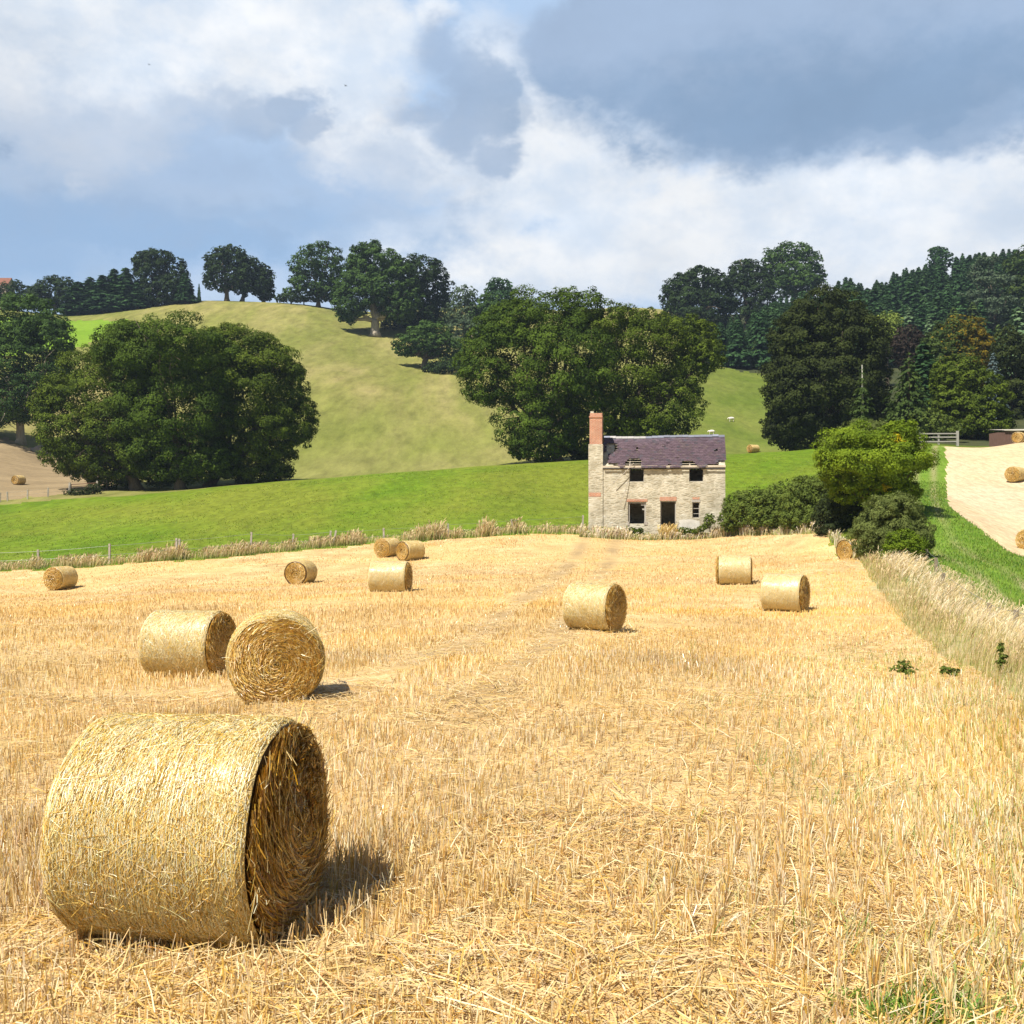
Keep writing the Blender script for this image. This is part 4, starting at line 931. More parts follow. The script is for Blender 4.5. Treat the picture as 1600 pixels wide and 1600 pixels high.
# ------------------------------------------------------------------ the ruined cottage
YH = 81.0
hx = lambda px: (px - 800) * YH / F
hz = lambda py: CAMZ + (800 - py) * YH / F
def stone_mat():
    m, nt, out = mat('rubble_stone'); L = nt.links
    tc = N(nt, 'ShaderNodeTexCoord')
    geo = N(nt, 'ShaderNodeNewGeometry'); sx = N(nt, 'ShaderNodeSeparateXYZ'); L.new(tc.outputs['Object'], sx.inputs[0])
    ad = N(nt, 'ShaderNodeMath', operation='ADD'); L.new(sx.outputs[0], ad.inputs[0]); L.new(sx.outputs[1], ad.inputs[1])
    cb = N(nt, 'ShaderNodeCombineXYZ'); L.new(ad.outputs[0], cb.inputs[0]); L.new(sx.outputs[2], cb.inputs[1])
    nz = N(nt, 'ShaderNodeTexNoise'); nz.inputs['Scale'].default_value = 1.6; nz.inputs['Detail'].default_value = 3
    L.new(cb.outputs[0], nz.inputs['Vector'])
    wv = N(nt, 'ShaderNodeVectorMath', operation='MULTIPLY_ADD'); wv.inputs[1].default_value = (.22, .10, 0); L.new(nz.outputs['Color'], wv.inputs[0]); L.new(cb.outputs[0], wv.inputs[2])
    mp = N(nt, 'ShaderNodeMapping'); mp.inputs['Scale'].default_value = (2.6, 8.0, 1); L.new(wv.outputs[0], mp.inputs[0])
    vo = N(nt, 'ShaderNodeTexVoronoi'); vo.inputs['Scale'].default_value = 1.0; vo.inputs['Randomness'].default_value = .8; L.new(mp.outputs[0], vo.inputs['Vector'])
    ve = N(nt, 'ShaderNodeTexVoronoi', feature='DISTANCE_TO_EDGE'); ve.inputs['Scale'].default_value = 1.0; ve.inputs['Randomness'].default_value = .8; L.new(mp.outputs[0], ve.inputs['Vector'])
    sc = N(nt, 'ShaderNodeSeparateColor'); L.new(vo.outputs['Color'], sc.inputs[0])
    rp = ramp(nt, [(0, (.40, .36, .27)), (.25, (.50, .46, .35)), (.55, (.57, .53, .42)), (.8, (.50, .44, .32)), (1, (.62, .59, .50))]); L.new(sc.outputs[0], rp.inputs[0])
    ed = ramp(nt, [(.02, (1, 1, 1)), (.10, (0, 0, 0))]); L.new(ve.outputs['Distance'], ed.inputs[0])
    col = mix(nt, rp.outputs[0], (.62, .57, .46), ed.outputs[0])
    n2 = noise_tex(nt, .8, 6, .65); r2 = ramp(nt, [(.33, (.62, .60, .54)), (.62, (1.06, 1.06, 1.04))]); L.new(n2, r2.inputs[0])
    col = mix(nt, col, r2.outputs[0], 1.0, 'MULTIPLY')
    pr = N(nt, 'ShaderNodeBsdfPrincipled'); L.new(col, pr.inputs['Base Color']); pr.inputs['Roughness'].default_value = .92; pr.inputs['Specular IOR Level'].default_value = .15
    b = N(nt, 'ShaderNodeBump'); b.inputs['Strength'].default_value = .9; b.inputs['Distance'].default_value = .05; L.new(ve.outputs['Distance'], b.inputs['Height']); L.new(b.outputs[0], pr.inputs['Normal'])
    L.new(pr.outputs[0], out.inputs[0])
    return m
def brick_mat():
    m, nt, out = mat('old_brick'); L = nt.links
    tc = N(nt, 'ShaderNodeTexCoord'); sx = N(nt, 'ShaderNodeSeparateXYZ'); L.new(tc.outputs['Object'], sx.inputs[0])
    ad = N(nt, 'ShaderNodeMath', operation='ADD'); L.new(sx.outputs[0], ad.inputs[0]); L.new(sx.outputs[1], ad.inputs[1])
    cb = N(nt, 'ShaderNodeCombineXYZ'); L.new(ad.outputs[0], cb.inputs[0]); L.new(sx.outputs[2], cb.inputs[1])
    br = N(nt, 'ShaderNodeTexBrick'); L.new(cb.outputs[0], br.inputs['Vector'])
    br.inputs['Color1'].default_value = (.50, .18, .09, 1); br.inputs['Color2'].default_value = (.58, .26, .14, 1); br.inputs['Mortar'].default_value = (.55, .47, .38, 1)
    br.inputs['Scale'].default_value = 1.0; br.inputs['Brick Width'].default_value = .235; br.inputs['Row Height'].default_value = .085; br.inputs['Mortar Size'].default_value = .011
    n2 = noise_tex(nt, 2.5, 6, .7); r2 = ramp(nt, [(.3, (.75, .72, .70)), (.7, (1.12, 1.1, 1.08))]); L.new(n2, r2.inputs[0])
    pr = N(nt, 'ShaderNodeBsdfPrincipled'); L.new(mix(nt, br.outputs[0], r2.outputs[0], 1.0, 'MULTIPLY'), pr.inputs['Base Color']); pr.inputs['Roughness'].default_value = .9
    b = N(nt, 'ShaderNodeBump', invert=True); b.inputs['Strength'].default_value = .6; b.inputs['Distance'].default_value = .02; L.new(br.outputs['Fac'], b.inputs['Height']); L.new(b.outputs[0], pr.inputs['Normal'])
    L.new(pr.outputs[0], out.inputs[0]); return m
M['stone'] = stone_mat(); M['brick'] = brick_mat()
M['slate'] = plain('purple_slate', (1, 1, 1), .55, .12, 2.5, attr=True, spec=.4)
M['render'] = plain('old_whitewash', (.60, .57, .50), .9, .2, 1.5)

def holed_wall(mb, x0, x1, z0, z1, ya, yb, holes):
    """wall in the xz plane from ya (front) to yb (back) with rectangular openings and their reveals"""
    xs = sorted({x0, x1, *[h[0] for h in holes], *[h[1] for h in holes]}); zs = sorted({z0, z1, *[h[2] for h in holes], *[h[3] for h in holes]})
    solid = lambda i, k: 0 <= i < len(xs) - 1 and 0 <= k < len(zs) - 1 and not any(h[0] - 1e-6 <= xs[i] and xs[i + 1] <= h[1] + 1e-6 and h[2] - 1e-6 <= zs[k] and zs[k + 1] <= h[3] + 1e-6 for h in holes)
    for i in range(len(xs) - 1):
        for k in range(len(zs) - 1):
            if not solid(i, k): continue
            a, b, c, d = xs[i], xs[i + 1], zs[k], zs[k + 1]
            mb.add([(a, ya, c), (b, ya, c), (b, ya, d), (a, ya, d)], [(0, 1, 2, 3)]); mb.add([(a, yb, c), (b, yb, c), (b, yb, d), (a, yb, d)], [(3, 2, 1, 0)])
            if not solid(i - 1, k): mb.add([(a, ya, c), (a, yb, c), (a, yb, d), (a, ya, d)], [(3, 2, 1, 0)])
            if not solid(i + 1, k): mb.add([(b, ya, c), (b, yb, c), (b, yb, d), (b, ya, d)], [(0, 1, 2, 3)])
            if not solid(i, k - 1): mb.add([(a, ya, c), (b, ya, c), (b, yb, c), (a, yb, c)], [(3, 2, 1, 0)])
            if not solid(i, k + 1): mb.add([(a, ya, d), (b, ya, d), (b, yb, d), (a, yb, d)], [(0, 1, 2, 3)])

def cottage():
    org = np.array([hx(942), YH, 0.0]); gz = hz(836)
    root = empty('ruined_cottage', (org[0], org[1], gz), 'derelict two storey stone cottage with holed slate roof, at the far edge of the stubble', 'cottage', None, R(-8))
    X = lambda px: hx(px) - org[0]; Z = lambda py: hz(py) - gz
    W = X(1130); ze = Z(731) - .02; zr = Z(679); D = 5.0; y0, y1 = 0.0, D; zb = -.5
    wall = MB()
    holes = [(X(983), X(1006), Z(753), Z(731.6)), (X(1075), X(1097), Z(753), Z(731.6)), (X(981), X(1009), Z(818), Z(784)), (X(1031), X(1055), zb, Z(783)), (X(1080), X(1091), Z(809), Z(785))]
    holed_wall(wall, 0, W, zb, ze, 0, .48, holes)
    holed_wall(wall, 0, W, zb, ze, D - .48, D, [])
    for xa, xb in ((0, .78), (W - .48, W)):               # gables, butted between front and back walls
        wall.add([(xa, .48, zb), (xb, .48, zb), (xb, D - .48, zb), (xa, D - .48, zb), (xa, .48, ze), (xb, .48, ze), (xb, D - .48, ze), (xa, D - .48, ze)], [(0, 3, 7, 4), (1, 5, 6, 2)])
        e = .06
        wall.add([(xa, 0.02, ze + e), (xb, 0.02, ze + e), (xb, D / 2, zr - .14), (xa, D / 2, zr - .14), (xb, D - .02, ze + e), (xa, D - .02, ze + e)], [(0, 1, 2, 3), (3, 2, 4, 5), (1, 4, 2), (0, 3, 5), (0, 5, 4, 1)])
    wall.build('stone_wall', M['stone'], root)
    # upstairs floor keeps the inside dark as in the photograph
    fl = MB(); fl.box(.80, W - .50, .50, D - .50, Z(770), Z(770) + .12); fl.box(.80, W - .50, .50, D - .50, -.2, .02); fl.build('floorboards', M['timber'], root)
    # limewash patch left of the small window
    pt_ = MB(); pt_.add([(X(1057), -.012, Z(831)), (X(1092), -.012, Z(831)), (X(1091), -.012, Z(814)), (X(1078), -.012, Z(811)), (X(1060), -.012, Z(812))], [(0, 1, 2, 3, 4)]); pt_.build('whitewash_patch', M['render'], root)
    # chimney breast and brick stack on the left gable
    cb = MB(); xl, xr = X(919.5), -.003
    cb.box(xl, xr, -.06, 2.9, zb, Z(694)); ch = cb.build('chimney_breast', M['stone'], root)
    st = MB(); st.box(X(921), X(940.5), .15, 1.5, Z(694), Z(652)); st.box(X(920.3), X(941), .10, 1.55, Z(652), Z(649.6)); st.box(X(921.5), X(940.5), .15, 1.5, Z(649.6), Z(645)); st.build('brick_stack', M['brick'], ch)
    pt2 = MB(); pt2.box(X(922), X(927), .4, .8, Z(645), Z(641.5)); pt2.build('broken_chimney_cap', M['stone'], ch)
    bb = MB(); bb.box(X(920), X(939), -.075, -.061, Z(776), Z(769.5)); bb.build('brick_patch', M['brick'], ch)
    # lintels, frames
    def lintel(a, b, lo, hi, mk, pr_=.02): l = MB(); l.box(X(a), X(b), -pr_, .30, Z(lo), Z(hi)); return l.build('lintel', M[mk], root)
    lintel(979, 1011, 783.8, 780, 'brick'); lintel(1030, 1056, 782.8, 776.5, 'brick'); lintel(1079, 1092, 784.8, 780.8, 'white_timber'); lintel(1080, 1091, 780.6, 777.5, 'brick')
    def frame(name, a, b, lo, hi, w, bars=(), mk='white_timber', sill=True):
        f = MB(); q = w * YH / F; xa, xb, za, zb_ = X(a), X(b), Z(lo), Z(hi)
        f.box(xa, xa + q, .10, .20, za, zb_); f.box(xb - q, xb, .10, .20, za, zb_); f.box(xa + q, xb - q, .10, .20, zb_ - q, zb_)
        if sill: f.box(xa + q, xb - q, .08, .22, za, za + q * .7)
        o = f.build(name, M[mk], root)
        for bz in bars: g = MB(); g.box(xa + q, xb - q, .12, .17, Z(bz) - .022, Z(bz) + .022); g.build('glazing_bar', M[mk], o)
        return o
    frame('window_frame', 983, 1006, 753, 731.8, 1.0); frame('window_frame', 1075, 1097, 753, 731.8, 1.0)
    bw = frame('window_frame', 981, 1009, 818, 784, 2.6, sill=False)
    g = MB(); g.box(X(1001), X(1006.4), .12, .17, Z(790), Z(787)); g.box(X(1003), X(1006.4), .12, .17, Z(797), Z(794.5)); g.build('broken_glazing_bar', M['white_timber'], bw)
    sl = MB(); sl.box(X(980), X(983), -.03, .2, Z(821), Z(815)); sl.box(X(1006), X(1011), -.03, .2, Z(820), Z(815)); sl.box(X(983), X(1006), .02, .4, Z(820.2), Z(818)); sl.build('window_sill', M['timber'], root)
    frame('door_frame', 1031, 1055, 836, 783, 1.6, sill=False)
    frame('window_frame', 1080, 1091, 809, 785, 1.1, (794.5, 802.5))
    # roof: slates laid one by one, some missing
    r = np.random.default_rng(31)
    rise = zr - ze; yr = D / 2; L = math.hypot(rise, yr + .25); sl_dir = np.array([0, yr + .25, rise]) / L; nn = np.array([0, -rise, yr + .25]) / L
    gone = lambda px, py: (942 <= px <= 956.5 and 693.5 <= py <= 711) or (955 <= px <= 960.5 and 693 <= py <= 705) or (988 <= px <= 993 and 699 <= py <= 705) or (1035 <= px <= 1040 and 693.5 <= py <= 698.5) \
        or (1110 <= px <= 1115.5 and 703.5 <= py <= 709) or (980 <= px <= 998 and 715.5 <= py <= 724) or (px < 951 and py > 705 + (951 - px) * .2 and px - 942 < (py - 695) * .35) or (1130 < px and 706 < py < 715)
    eav = [(943, 968, 722.5), (976, 1003, 721), (1063, 1082, 720.5), (1080, 1088, 726), (1040, 1046, 727), (1102, 1133, 725.5), (1117, 1133, 720.5)]
    for front in (True, False):
        sm = MB(); rows, colw = 19, .262
        for k in range(rows):
            ex = L / rows; nc = int(W / colw) + 2; off = (k % 2) * .5
            for c in range(nc):
                xa = -.05 + (c - off) * colw; xb = xa + colw - .012
                xa = max(xa, -.05); xb = min(xb, W + .09)
                if xb - xa < .05: continue
                s0 = k * ex; sag = -.07 * math.exp(-((xa - 2.3) / 1.6) ** 2) * (s0 / L)
                mid = np.array([(xa + xb) / 2, -.25, ze - .02]) + sl_dir * (s0 + ex * .5)
                if front:
                    wx, wy, wz = mid[0] + org[0], mid[1] + org[1], mid[2] + gz
                    px = 800 + wx / wy * F; py = 800 - (wz - CAMZ) / wy * F
                    if gone(px, py) or any(a <= px <= b and py >= lim for a, b, lim in eav): continue
                    if r.uniform() < .004: continue
                elif r.uniform() < .02: continue
                jl = r.normal(0, .012); tw = r.normal(0, .012); ln = ex * 1.75
                p0 = np.array([0, -.25, ze - .02]) + sl_dir * (s0 + jl) + nn * (.030 + abs(r.normal(0, .006))) + np.array([0, 0, sag])
                p1 = p0 + sl_dir * min(ln, L - s0 + .05) - nn * .024
                q = np.array([p0 + [xa, 0, 0] - sl_dir * tw, p0 + [xb, 0, 0] + sl_dir * tw, p1 + [xb, 0, 0], p1 + [xa, 0, 0]])
                th = nn * .012
                if not front: q[:, 1] = D - q[:, 1]; th = th * np.array([1, -1, 1])
                base = .66 * np.array([(.128, .080, .098), (.148, .094, .112), (.110, .068, .084), (.140, .095, .098), (.100, .080, .094)][r.choice(5, p=[.35, .25, .2, .1, .1])])
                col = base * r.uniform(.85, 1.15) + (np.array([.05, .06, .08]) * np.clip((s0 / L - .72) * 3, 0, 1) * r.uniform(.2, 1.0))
                v = np.concatenate([q, q - th]); f = [(0, 1, 2, 3), (7, 6, 5, 4), (0, 4, 5, 1), (1, 5, 6, 2), (2, 6, 7, 3), (3, 7, 4, 0)]
                if not front: f = [t[::-1] for t in f]
                sm.add(v, f, col)
        so = sm.build('slate_roof', M['slate'], root)
        if front: slope = so
    # battens and rafters seen through the holes
    bt = MB()
    for k in range(1, 13):
        s0 = k * L / 13; p = np.array([0, -.25, ze - .02]) + sl_dir * s0 - nn * .085
        bt.beam((.8, p[1], p[2]), (W - .5, p[1], p[2]), .05, .03)
    bt.build('roof_battens', plain('pale_batten', (.62, .55, .42), .85, .2, 4), slope)
    rf = MB()
    for x in np.linspace(1.1, W - .8, 9):
        a = np.array([x, .05, ze - .05]) - nn * .08; b = np.array([x, D / 2, zr - .20])
        rf.beam(a, b, .07, .10); rf.beam((x, D - .05, ze - .05), (x, D / 2, zr - .20), .07, .10)
    rf.build('rafters', M['timber'], slope)
    # torn eaves board and gutter
    ev = MB(); ev.box(-.02, W + .02, -.10, -.004, ze + .02, ze + .17); ev.box(-.02, W + .02, 0.0, .46, ze + .002, ze + .14); ev.build('eaves_board', plain('pale_eaves', (.58, .50, .38), .85, .2, 3), root)
    gt = MB(); gt.tube([(0.05, -.15, ze - .03), (W * .3, -.15, ze - .05), (W * .45, -.16, ze - .06), (W * .7, -.15, ze - .05), (W, -.15, ze - .09)], .045, 8); gt.box(X(1020), X(1027), -.20, -.10, ze - .10, ze + .04); gt.build('gutter', plain('dark_iron', (.05, .045, .04), .6, .2, 3), root)
    # ridge
    rg = MB(); g2 = np.random.default_rng(8)
    for i in range(20):
        xa = -.05 + i * (W + .14) / 20; xb = xa + (W + .14) / 20 - .01; sag = -.10 * math.exp(-((xa - 2.3) / 1.6) ** 2); zz = zr + .10 + sag + g2.normal(0, .012)
        c = np.array([.40, .38, .36]) * g2.uniform(.8, 1.2) if 1 <= i <= 6 else np.array([.20, .21, .26]) * g2.uniform(.7, 1.25)
        rg.add([(xa, D / 2 - .17, zz - .17), (xb, D / 2 - .17, zz - .17), (xb, D / 2, zz), (xa, D / 2, zz), (xb, D / 2 + .17, zz - .17), (xa, D / 2 + .17, zz - .17)], [(0, 1, 2, 3), (3, 2, 4, 5), (0, 3, 5), (1, 4, 2)], c)
    rg.build('ridge_tiles', M['slate'], root)
    # fallen poles and wires hanging across the front
    for a, b in (((990, 724, -.22), (958, 755, -.30)), ((982, 750, -.10), (970, 785, -.30))):
        p = MB(); p.tube([(X(a[0]), a[2], Z(a[1])), ((X(a[0]) + X(b[0])) / 2 + .03, (a[2] + b[2]) / 2, (Z(a[1]) + Z(b[1])) / 2 - .05), (X(b[0]), b[2], Z(b[1]))], .022, 6); p.build('hanging_pole', M['timber'], root)
cottage()

# ------------------------------------------------------------------ fences, gate, shed, sheep, birds, farmhouse
def fence(name, label, posts, wires, lean=.05, pw=.11, mk='timber'):
    g0 = ground(*posts[0][:2]); root = empty(name, g0, label, 'fence')
    tops = []
    for px, Y, h, *tl in posts:
        g = ground(px, Y) - g0; b = MB(); t = tl[0] if tl else random.uniform(-lean, lean)
        b.beam(g + [0, 0, -.3], g + [t * h, 0, h], pw, pw); b.build('post', M[mk], root); tops.append((g, h))
    for fr in wires:
        w = MB()
        for (a, h0), (b_, h1) in zip(tops[:-1], tops[1:]):
            p0 = a + [0, -.07, h0 * fr]; p1 = b_ + [0, -.07, h1 * fr]; w.tube([p0, (p0 + p1) / 2 - [0, 0, .03], p1], .008, 4)
        w.build('wire', M['wire'], root)
    return root
fence('post_and_wire_fence', 'post and wire fence with grey posts between the stubble and the meadow',
      [(-120, 69, 1.2), (-40, 69.2, 1.15), (60, 69.6, 1.15), (171, 70.0, 1.30), (276, 71.4, 1.35), (281, 71.4, 1.30), (392, 73.3, 1.35), (458, 74.2, 1.0), (514, 74.8, 1.05, .12), (519, 74.8, 1.05, .26), (600, 76.2, 1.0), (700, 78.2, 1.0), (800, 80.0, 1.0), (910, 82.2, 1.25)], (.45, .9), pw=.12)
fence('bank_fence', 'low fence of squat posts almost buried in the pale grass bank', [(1447, 50, .62), (1463, 45, .60), (1473, 40, .66), (1547, 31, .66), (1588, 27.5, .66), (1640, 23.5, .66)], (.55, .92), pw=.10, mk='dark_timber')
fence('far_field_fence', 'row of small fence posts at the front of the brown field', [(-60, 124, 1.1), (0, 125, 1.1), (12, 125.5, 1.1), (43, 126.5, 1.1), (75, 128, 1.1), (108, 130, 1.1)], (.5, .9), pw=.13)

def rail_fence():
    g0 = ground(1437, 124); g1 = ground(1496, 124); root = empty('rail_fence', g0, 'white weathered post and rail fence at the end of the green lane', 'fence'); d = g1 - g0
    for t in (0, .5, 1.0):
        b = MB(); w = .26 if t == 1 else .14; b.box(-w / 2 + d[0] * t, w / 2 + d[0] * t, -.1, .1, d[2] * t - .2, d[2] * t + (1.75 if t == 1 else 1.3)); b.build('post', M['white_timber'], root)
    for i, z in enumerate((.32, .82, 1.22)):
        b = MB(); b.beam((.08, -.14, z - .05), (d[0] - .19, -.14, d[2] + z + .22), .05, .13); b.build('rail', M['white_timber'], root)
rail_fence()
def gate():
    g0 = ground(111, 131); g1 = ground(150, 134); d = g1 - g0; root = empty('field_gate', g0, 'rusty tubular gate into the brown field, below the left oak', 'gate')
    f = MB()
    for t in (0, 1): f.tube([d * t + [0, 0, .1], d * t + [0, 0, 1.15]], .06, 6)
    f.tube([[0, 0, 1.15], d * .5 + [0, 0, 1.15], d + [0, 0, 1.15]], .05, 6); f.tube([[0, 0, .15], d * .5 + [0, 0, .15], d + [0, 0, .15]], .05, 6); f.build('gate_frame', M['rust'], root)
    for z in (.38, .62, .88): b = MB(); b.tube([[0, 0, z], d * .5 + [0, 0, z], d + [0, 0, z]], .04, 6); b.build('gate_bar', M['rust'], root)
    for t in (-.05, 1.05): b = MB(); q = d * t; b.box(q[0] - .1, q[0] + .1, q[1] - .1, q[1] + .1, q[2] - .2, q[2] + 1.4); b.build('post', M['timber'], root)
gate()
def shed():
    g = ground(1590, 122); root = empty('low_shed', g, 'low brown timber shed with a flat pale roof at the right edge beyond the lane', 'shed')
    w = MB(); L = 5.5; x0, x1, y0, y1 = -1.45, L, 0, 4.0; n = 26
    for i in range(n):
        xa = x0 + (x1 - x0) * i / n; w.box(xa, xa + (x1 - x0) / n - .02, y0, y0 + .04, -.3, 1.45 + .004 * i)
        ya = y0 + .05 + (y1 - y0 - .05) * i / n; w.box(x0, x0 + .04, ya, ya + (y1 - y0) / n - .02, -.3, 1.45)
    w.box(x0 + .05, x1, y1 - .05, y1, -.3, 1.45); w.build('board_wall', plain('brown_boards', (.16, .09, .07), .85, .3, 3, (5, 5, .7)), root)
    r_ = MB(); r_.add([(x0 - .1, -.15, 1.56), (x1, -.15, 1.60), (x1, y1 + .1, 2.05), (x0 - .1, y1 + .1, 1.95)], [(0, 1, 2, 3)]); r_.add([(x0 - .1, -.15, 1.50), (x1, -.15, 1.54), (x1, y1 + .1, 1.98), (x0 - .1, y1 + .1, 1.88)], [(3, 2, 1, 0)])
    r_.box(x0 - .1, x1, -.19, -.152, 1.50, 1.58); r_.build('roof', plain('pale_sheet', (.48, .44, .36), .7, .2, 1.2, (1, 5, 1)), root)
shed()
def sheep_mesh():
    b = MB(); xs = np.linspace(-.55, .55, 12); rad = .30 * np.sqrt(np.clip(1 - (xs / .60) ** 2, .03, 1)) ** .8
    b.tube(np.stack([xs, 0 * xs, .62 + .03 * np.cos(xs * 4)], -1), rad, 10)
    for x in (-.36, .36):
        for y in (-.13, .13): b.tube([(x, y, .55), (x, y, .28), (x + .02, y, 0)], [.085, .05, .045], 6)
    b.tube([(.42, 0, .72), (.60, 0, .74), (.74, 0, .60), (.84, 0, .48)], [.15, .12, .10, .06], 8)
    for y in (-1, 1): b.tube([(.64, .08 * y, .76), (.63, .19 * y, .74)], [.03, .012], 5)
    b.tube([(-.52, 0, .66), (-.62, 0, .45)], [.05, .03], 5)
    return b.mesh('sheep', plain('fleece', (.70, .64, .54), .95, .12, 9, bump=.4), True)
SH = sheep_mesh()
for px, Y, rz, lb in [(1058, 204, 1.9, 'white sheep grazing right beside the oak crown'), (1112, 196, 2.8, 'white sheep on the slope just over the cottage ridge'), (1143, 208, 3.2, 'white sheep grazing highest and farthest right on the slope')]:
    o = link_mesh('sheep', SH, None, ground(px, Y), (0, 0, rz)); o.scale = (.95,) * 3
    md = o.modifiers.new('fuse', 'REMESH'); md.mode = 'VOXEL'; md.voxel_size = .035; md.use_smooth_shade = True
    tag(o, lb, 'sheep', 'sheep grazing on the far slope')
def bird(px, py, Y, s, lb):
    root = MB(); 
    root.tube([(-.16, 0, 0), (-.05, 0, .01), (.08, 0, .015), (.17, 0, .02), (.22, 0, .01)], [.012, .045, .05, .035, .006], 8)
    for sg in (-1, 1):
        root.add([(.06, 0, .02), (-.08, 0, .02), (-.02, .18 * sg, .10), (.07, .18 * sg, .10), (-.10, .42 * sg, .04), (.06, .02 * sg, .035), (0.0, .18 * sg, .115)], [(0, 1, 2, 3), (3, 2, 4), (5, 6, 2, 1), (0, 3, 6, 5)])
    root.add([(-.14, 0, .0), (-.30, .05, .0), (-.30, -.05, .0), (-.15, 0, .015)], [(0, 1, 2), (3, 2, 1)])
    o = root.build('bird', plain('black_feathers', (.02, .02, .022), .6, .1, 9), None, False, P(px, py, Y)); o.scale = (s,) * 3; o.rotation_euler = (.2, .3, 2.5)
    tag(o, lb, 'bird', 'birds crossing the sky')
bird(540, 134, 190, 1.0, 'tiny black bird against the white cloud in the middle of the sky')
bird(233, 101, 240, 1.0, 'tiny black bird high against the cloud at the left')
def farmhouse():
    g = ground(-14, 358); root = empty('farmhouse', g, 'brick farmhouse with an orange tiled roof, just showing at the left edge of the skyline', 'house')
    zt = P(0, 446, 358)[2] - g[2]; zp = P(0, 431, 358)[2] - g[2]
    w = MB(); holed_wall(w, -5, 5, -1, zt, 0, .3, [(-3.5, -2.4, zt - 2.0, zt - .7), (2.4, 3.5, zt - 2.0, zt - .7)]); w.box(-5, 5, 6, 6.3, -1, zt); w.box(-5, -4.7, .301, 5.999, -1, zt); w.box(4.7, 5, .301, 5.999, -1, zt)
    w.add([(4.9, 0.05, zt + .01), (4.9, 6.2, zt + .01), (4.9, 3.15, zp - .1), (-4.9, 0.05, zt + .01), (-4.9, 6.2, zt + .01), (-4.9, 3.15, zp - .1)], [(0, 1, 2), (3, 5, 4)]); w.build('wall', plain('cream_wall', (.45, .36, .27), .9, .15, 1.0), root)
    r_ = MB(); r_.add([(-5.4, -.4, zt - .1), (5.4, -.4, zt - .1), (5.4, 3.15, zp), (-5.4, 3.15, zp), (5.4, 6.7, zt - .1), (-5.4, 6.7, zt - .1)], [(0, 1, 2, 3), (3, 2, 4, 5)]); r_.build('roof', plain('orange_tiles', (.20, .085, .055), .85, .25, 1.5), root)
farmhouse()
# boulder under the left tree
def rock():
    b = MB(); r = np.random.default_rng(3); a = np.linspace(0, 2 * pi, 15)[:-1]; ph = np.linspace(.05, pi - .05, 9)
    A, Ph = np.meshgrid(a, ph); rr = 1 + .12 * np.sin(3 * A + Ph * 2) + .08 * np.sin(5 * A - Ph * 3) + r.normal(0, .02, A.shape)
    v = np.stack([1.55 * rr * np.sin(Ph) * np.cos(A), 1.1 * rr * np.sin(Ph) * np.sin(A), .95 * rr * np.cos(Ph)], -1).reshape(-1, 3)
    i = np.arange(8)[:, None] * 14; j = np.arange(14)[None]; j2 = (j + 1) % 14
    b.add(v, np.stack([i + j, i + 14 + j, i + 14 + j2, i + j2], -1).reshape(-1, 4)); b.f.append(np.array([list(range(14))])); b.m.append(np.zeros(1)); b.f.append(np.array([list(range(14))[::-1]]) + 112); b.m.append(np.zeros(1))
    o = b.build('boulder', plain('pink_stone', (.34, .27, .22), .9, .25, 1.5, bump=.5), None, True, ground(65, 184) + [0, 0, .4]); tag(o, 'rounded pinkish boulder right of the pale trunk at the left edge', 'boulder')
rock()

# ------------------------------------------------------------------ air
def haze():
    b = MB(); b.box(-2000, 2000, -45, 1460, float(GZ.min()) - 1.5, 150.0)
    m, nt, out = mat('thin_haze'); v = N(nt, 'ShaderNodeVolumePrincipled'); v.inputs['Color'].default_value = (.62, .78, 1.0, 1); v.inputs['Density'].default_value = HAZE; v.inputs['Anisotropy'].default_value = .2
    nt.links.new(v.outputs[0], out.inputs['Volume'])
    tag(b.build('haze', m), 'thin blue haze over the far hill', 'haze', kind='stuff')
HAZE = .00016
haze()

# ------------------------------------------------------------------ sky, sun, camera
SUN_TO = norm(np.array([-.47, -.46, 1.0]))
sun = bpy.data.lights.new('sun', 'SUN'); sun.energy = 5.0; sun.angle = R(.5); sun.color = (1.0, .945, .85)
so = bpy.data.objects.new('sun', sun); C.objects.link(so)
from mathutils import Vector
so.rotation_euler = Vector([float(v) for v in SUN_TO]).to_track_quat('Z', 'Y').to_euler()

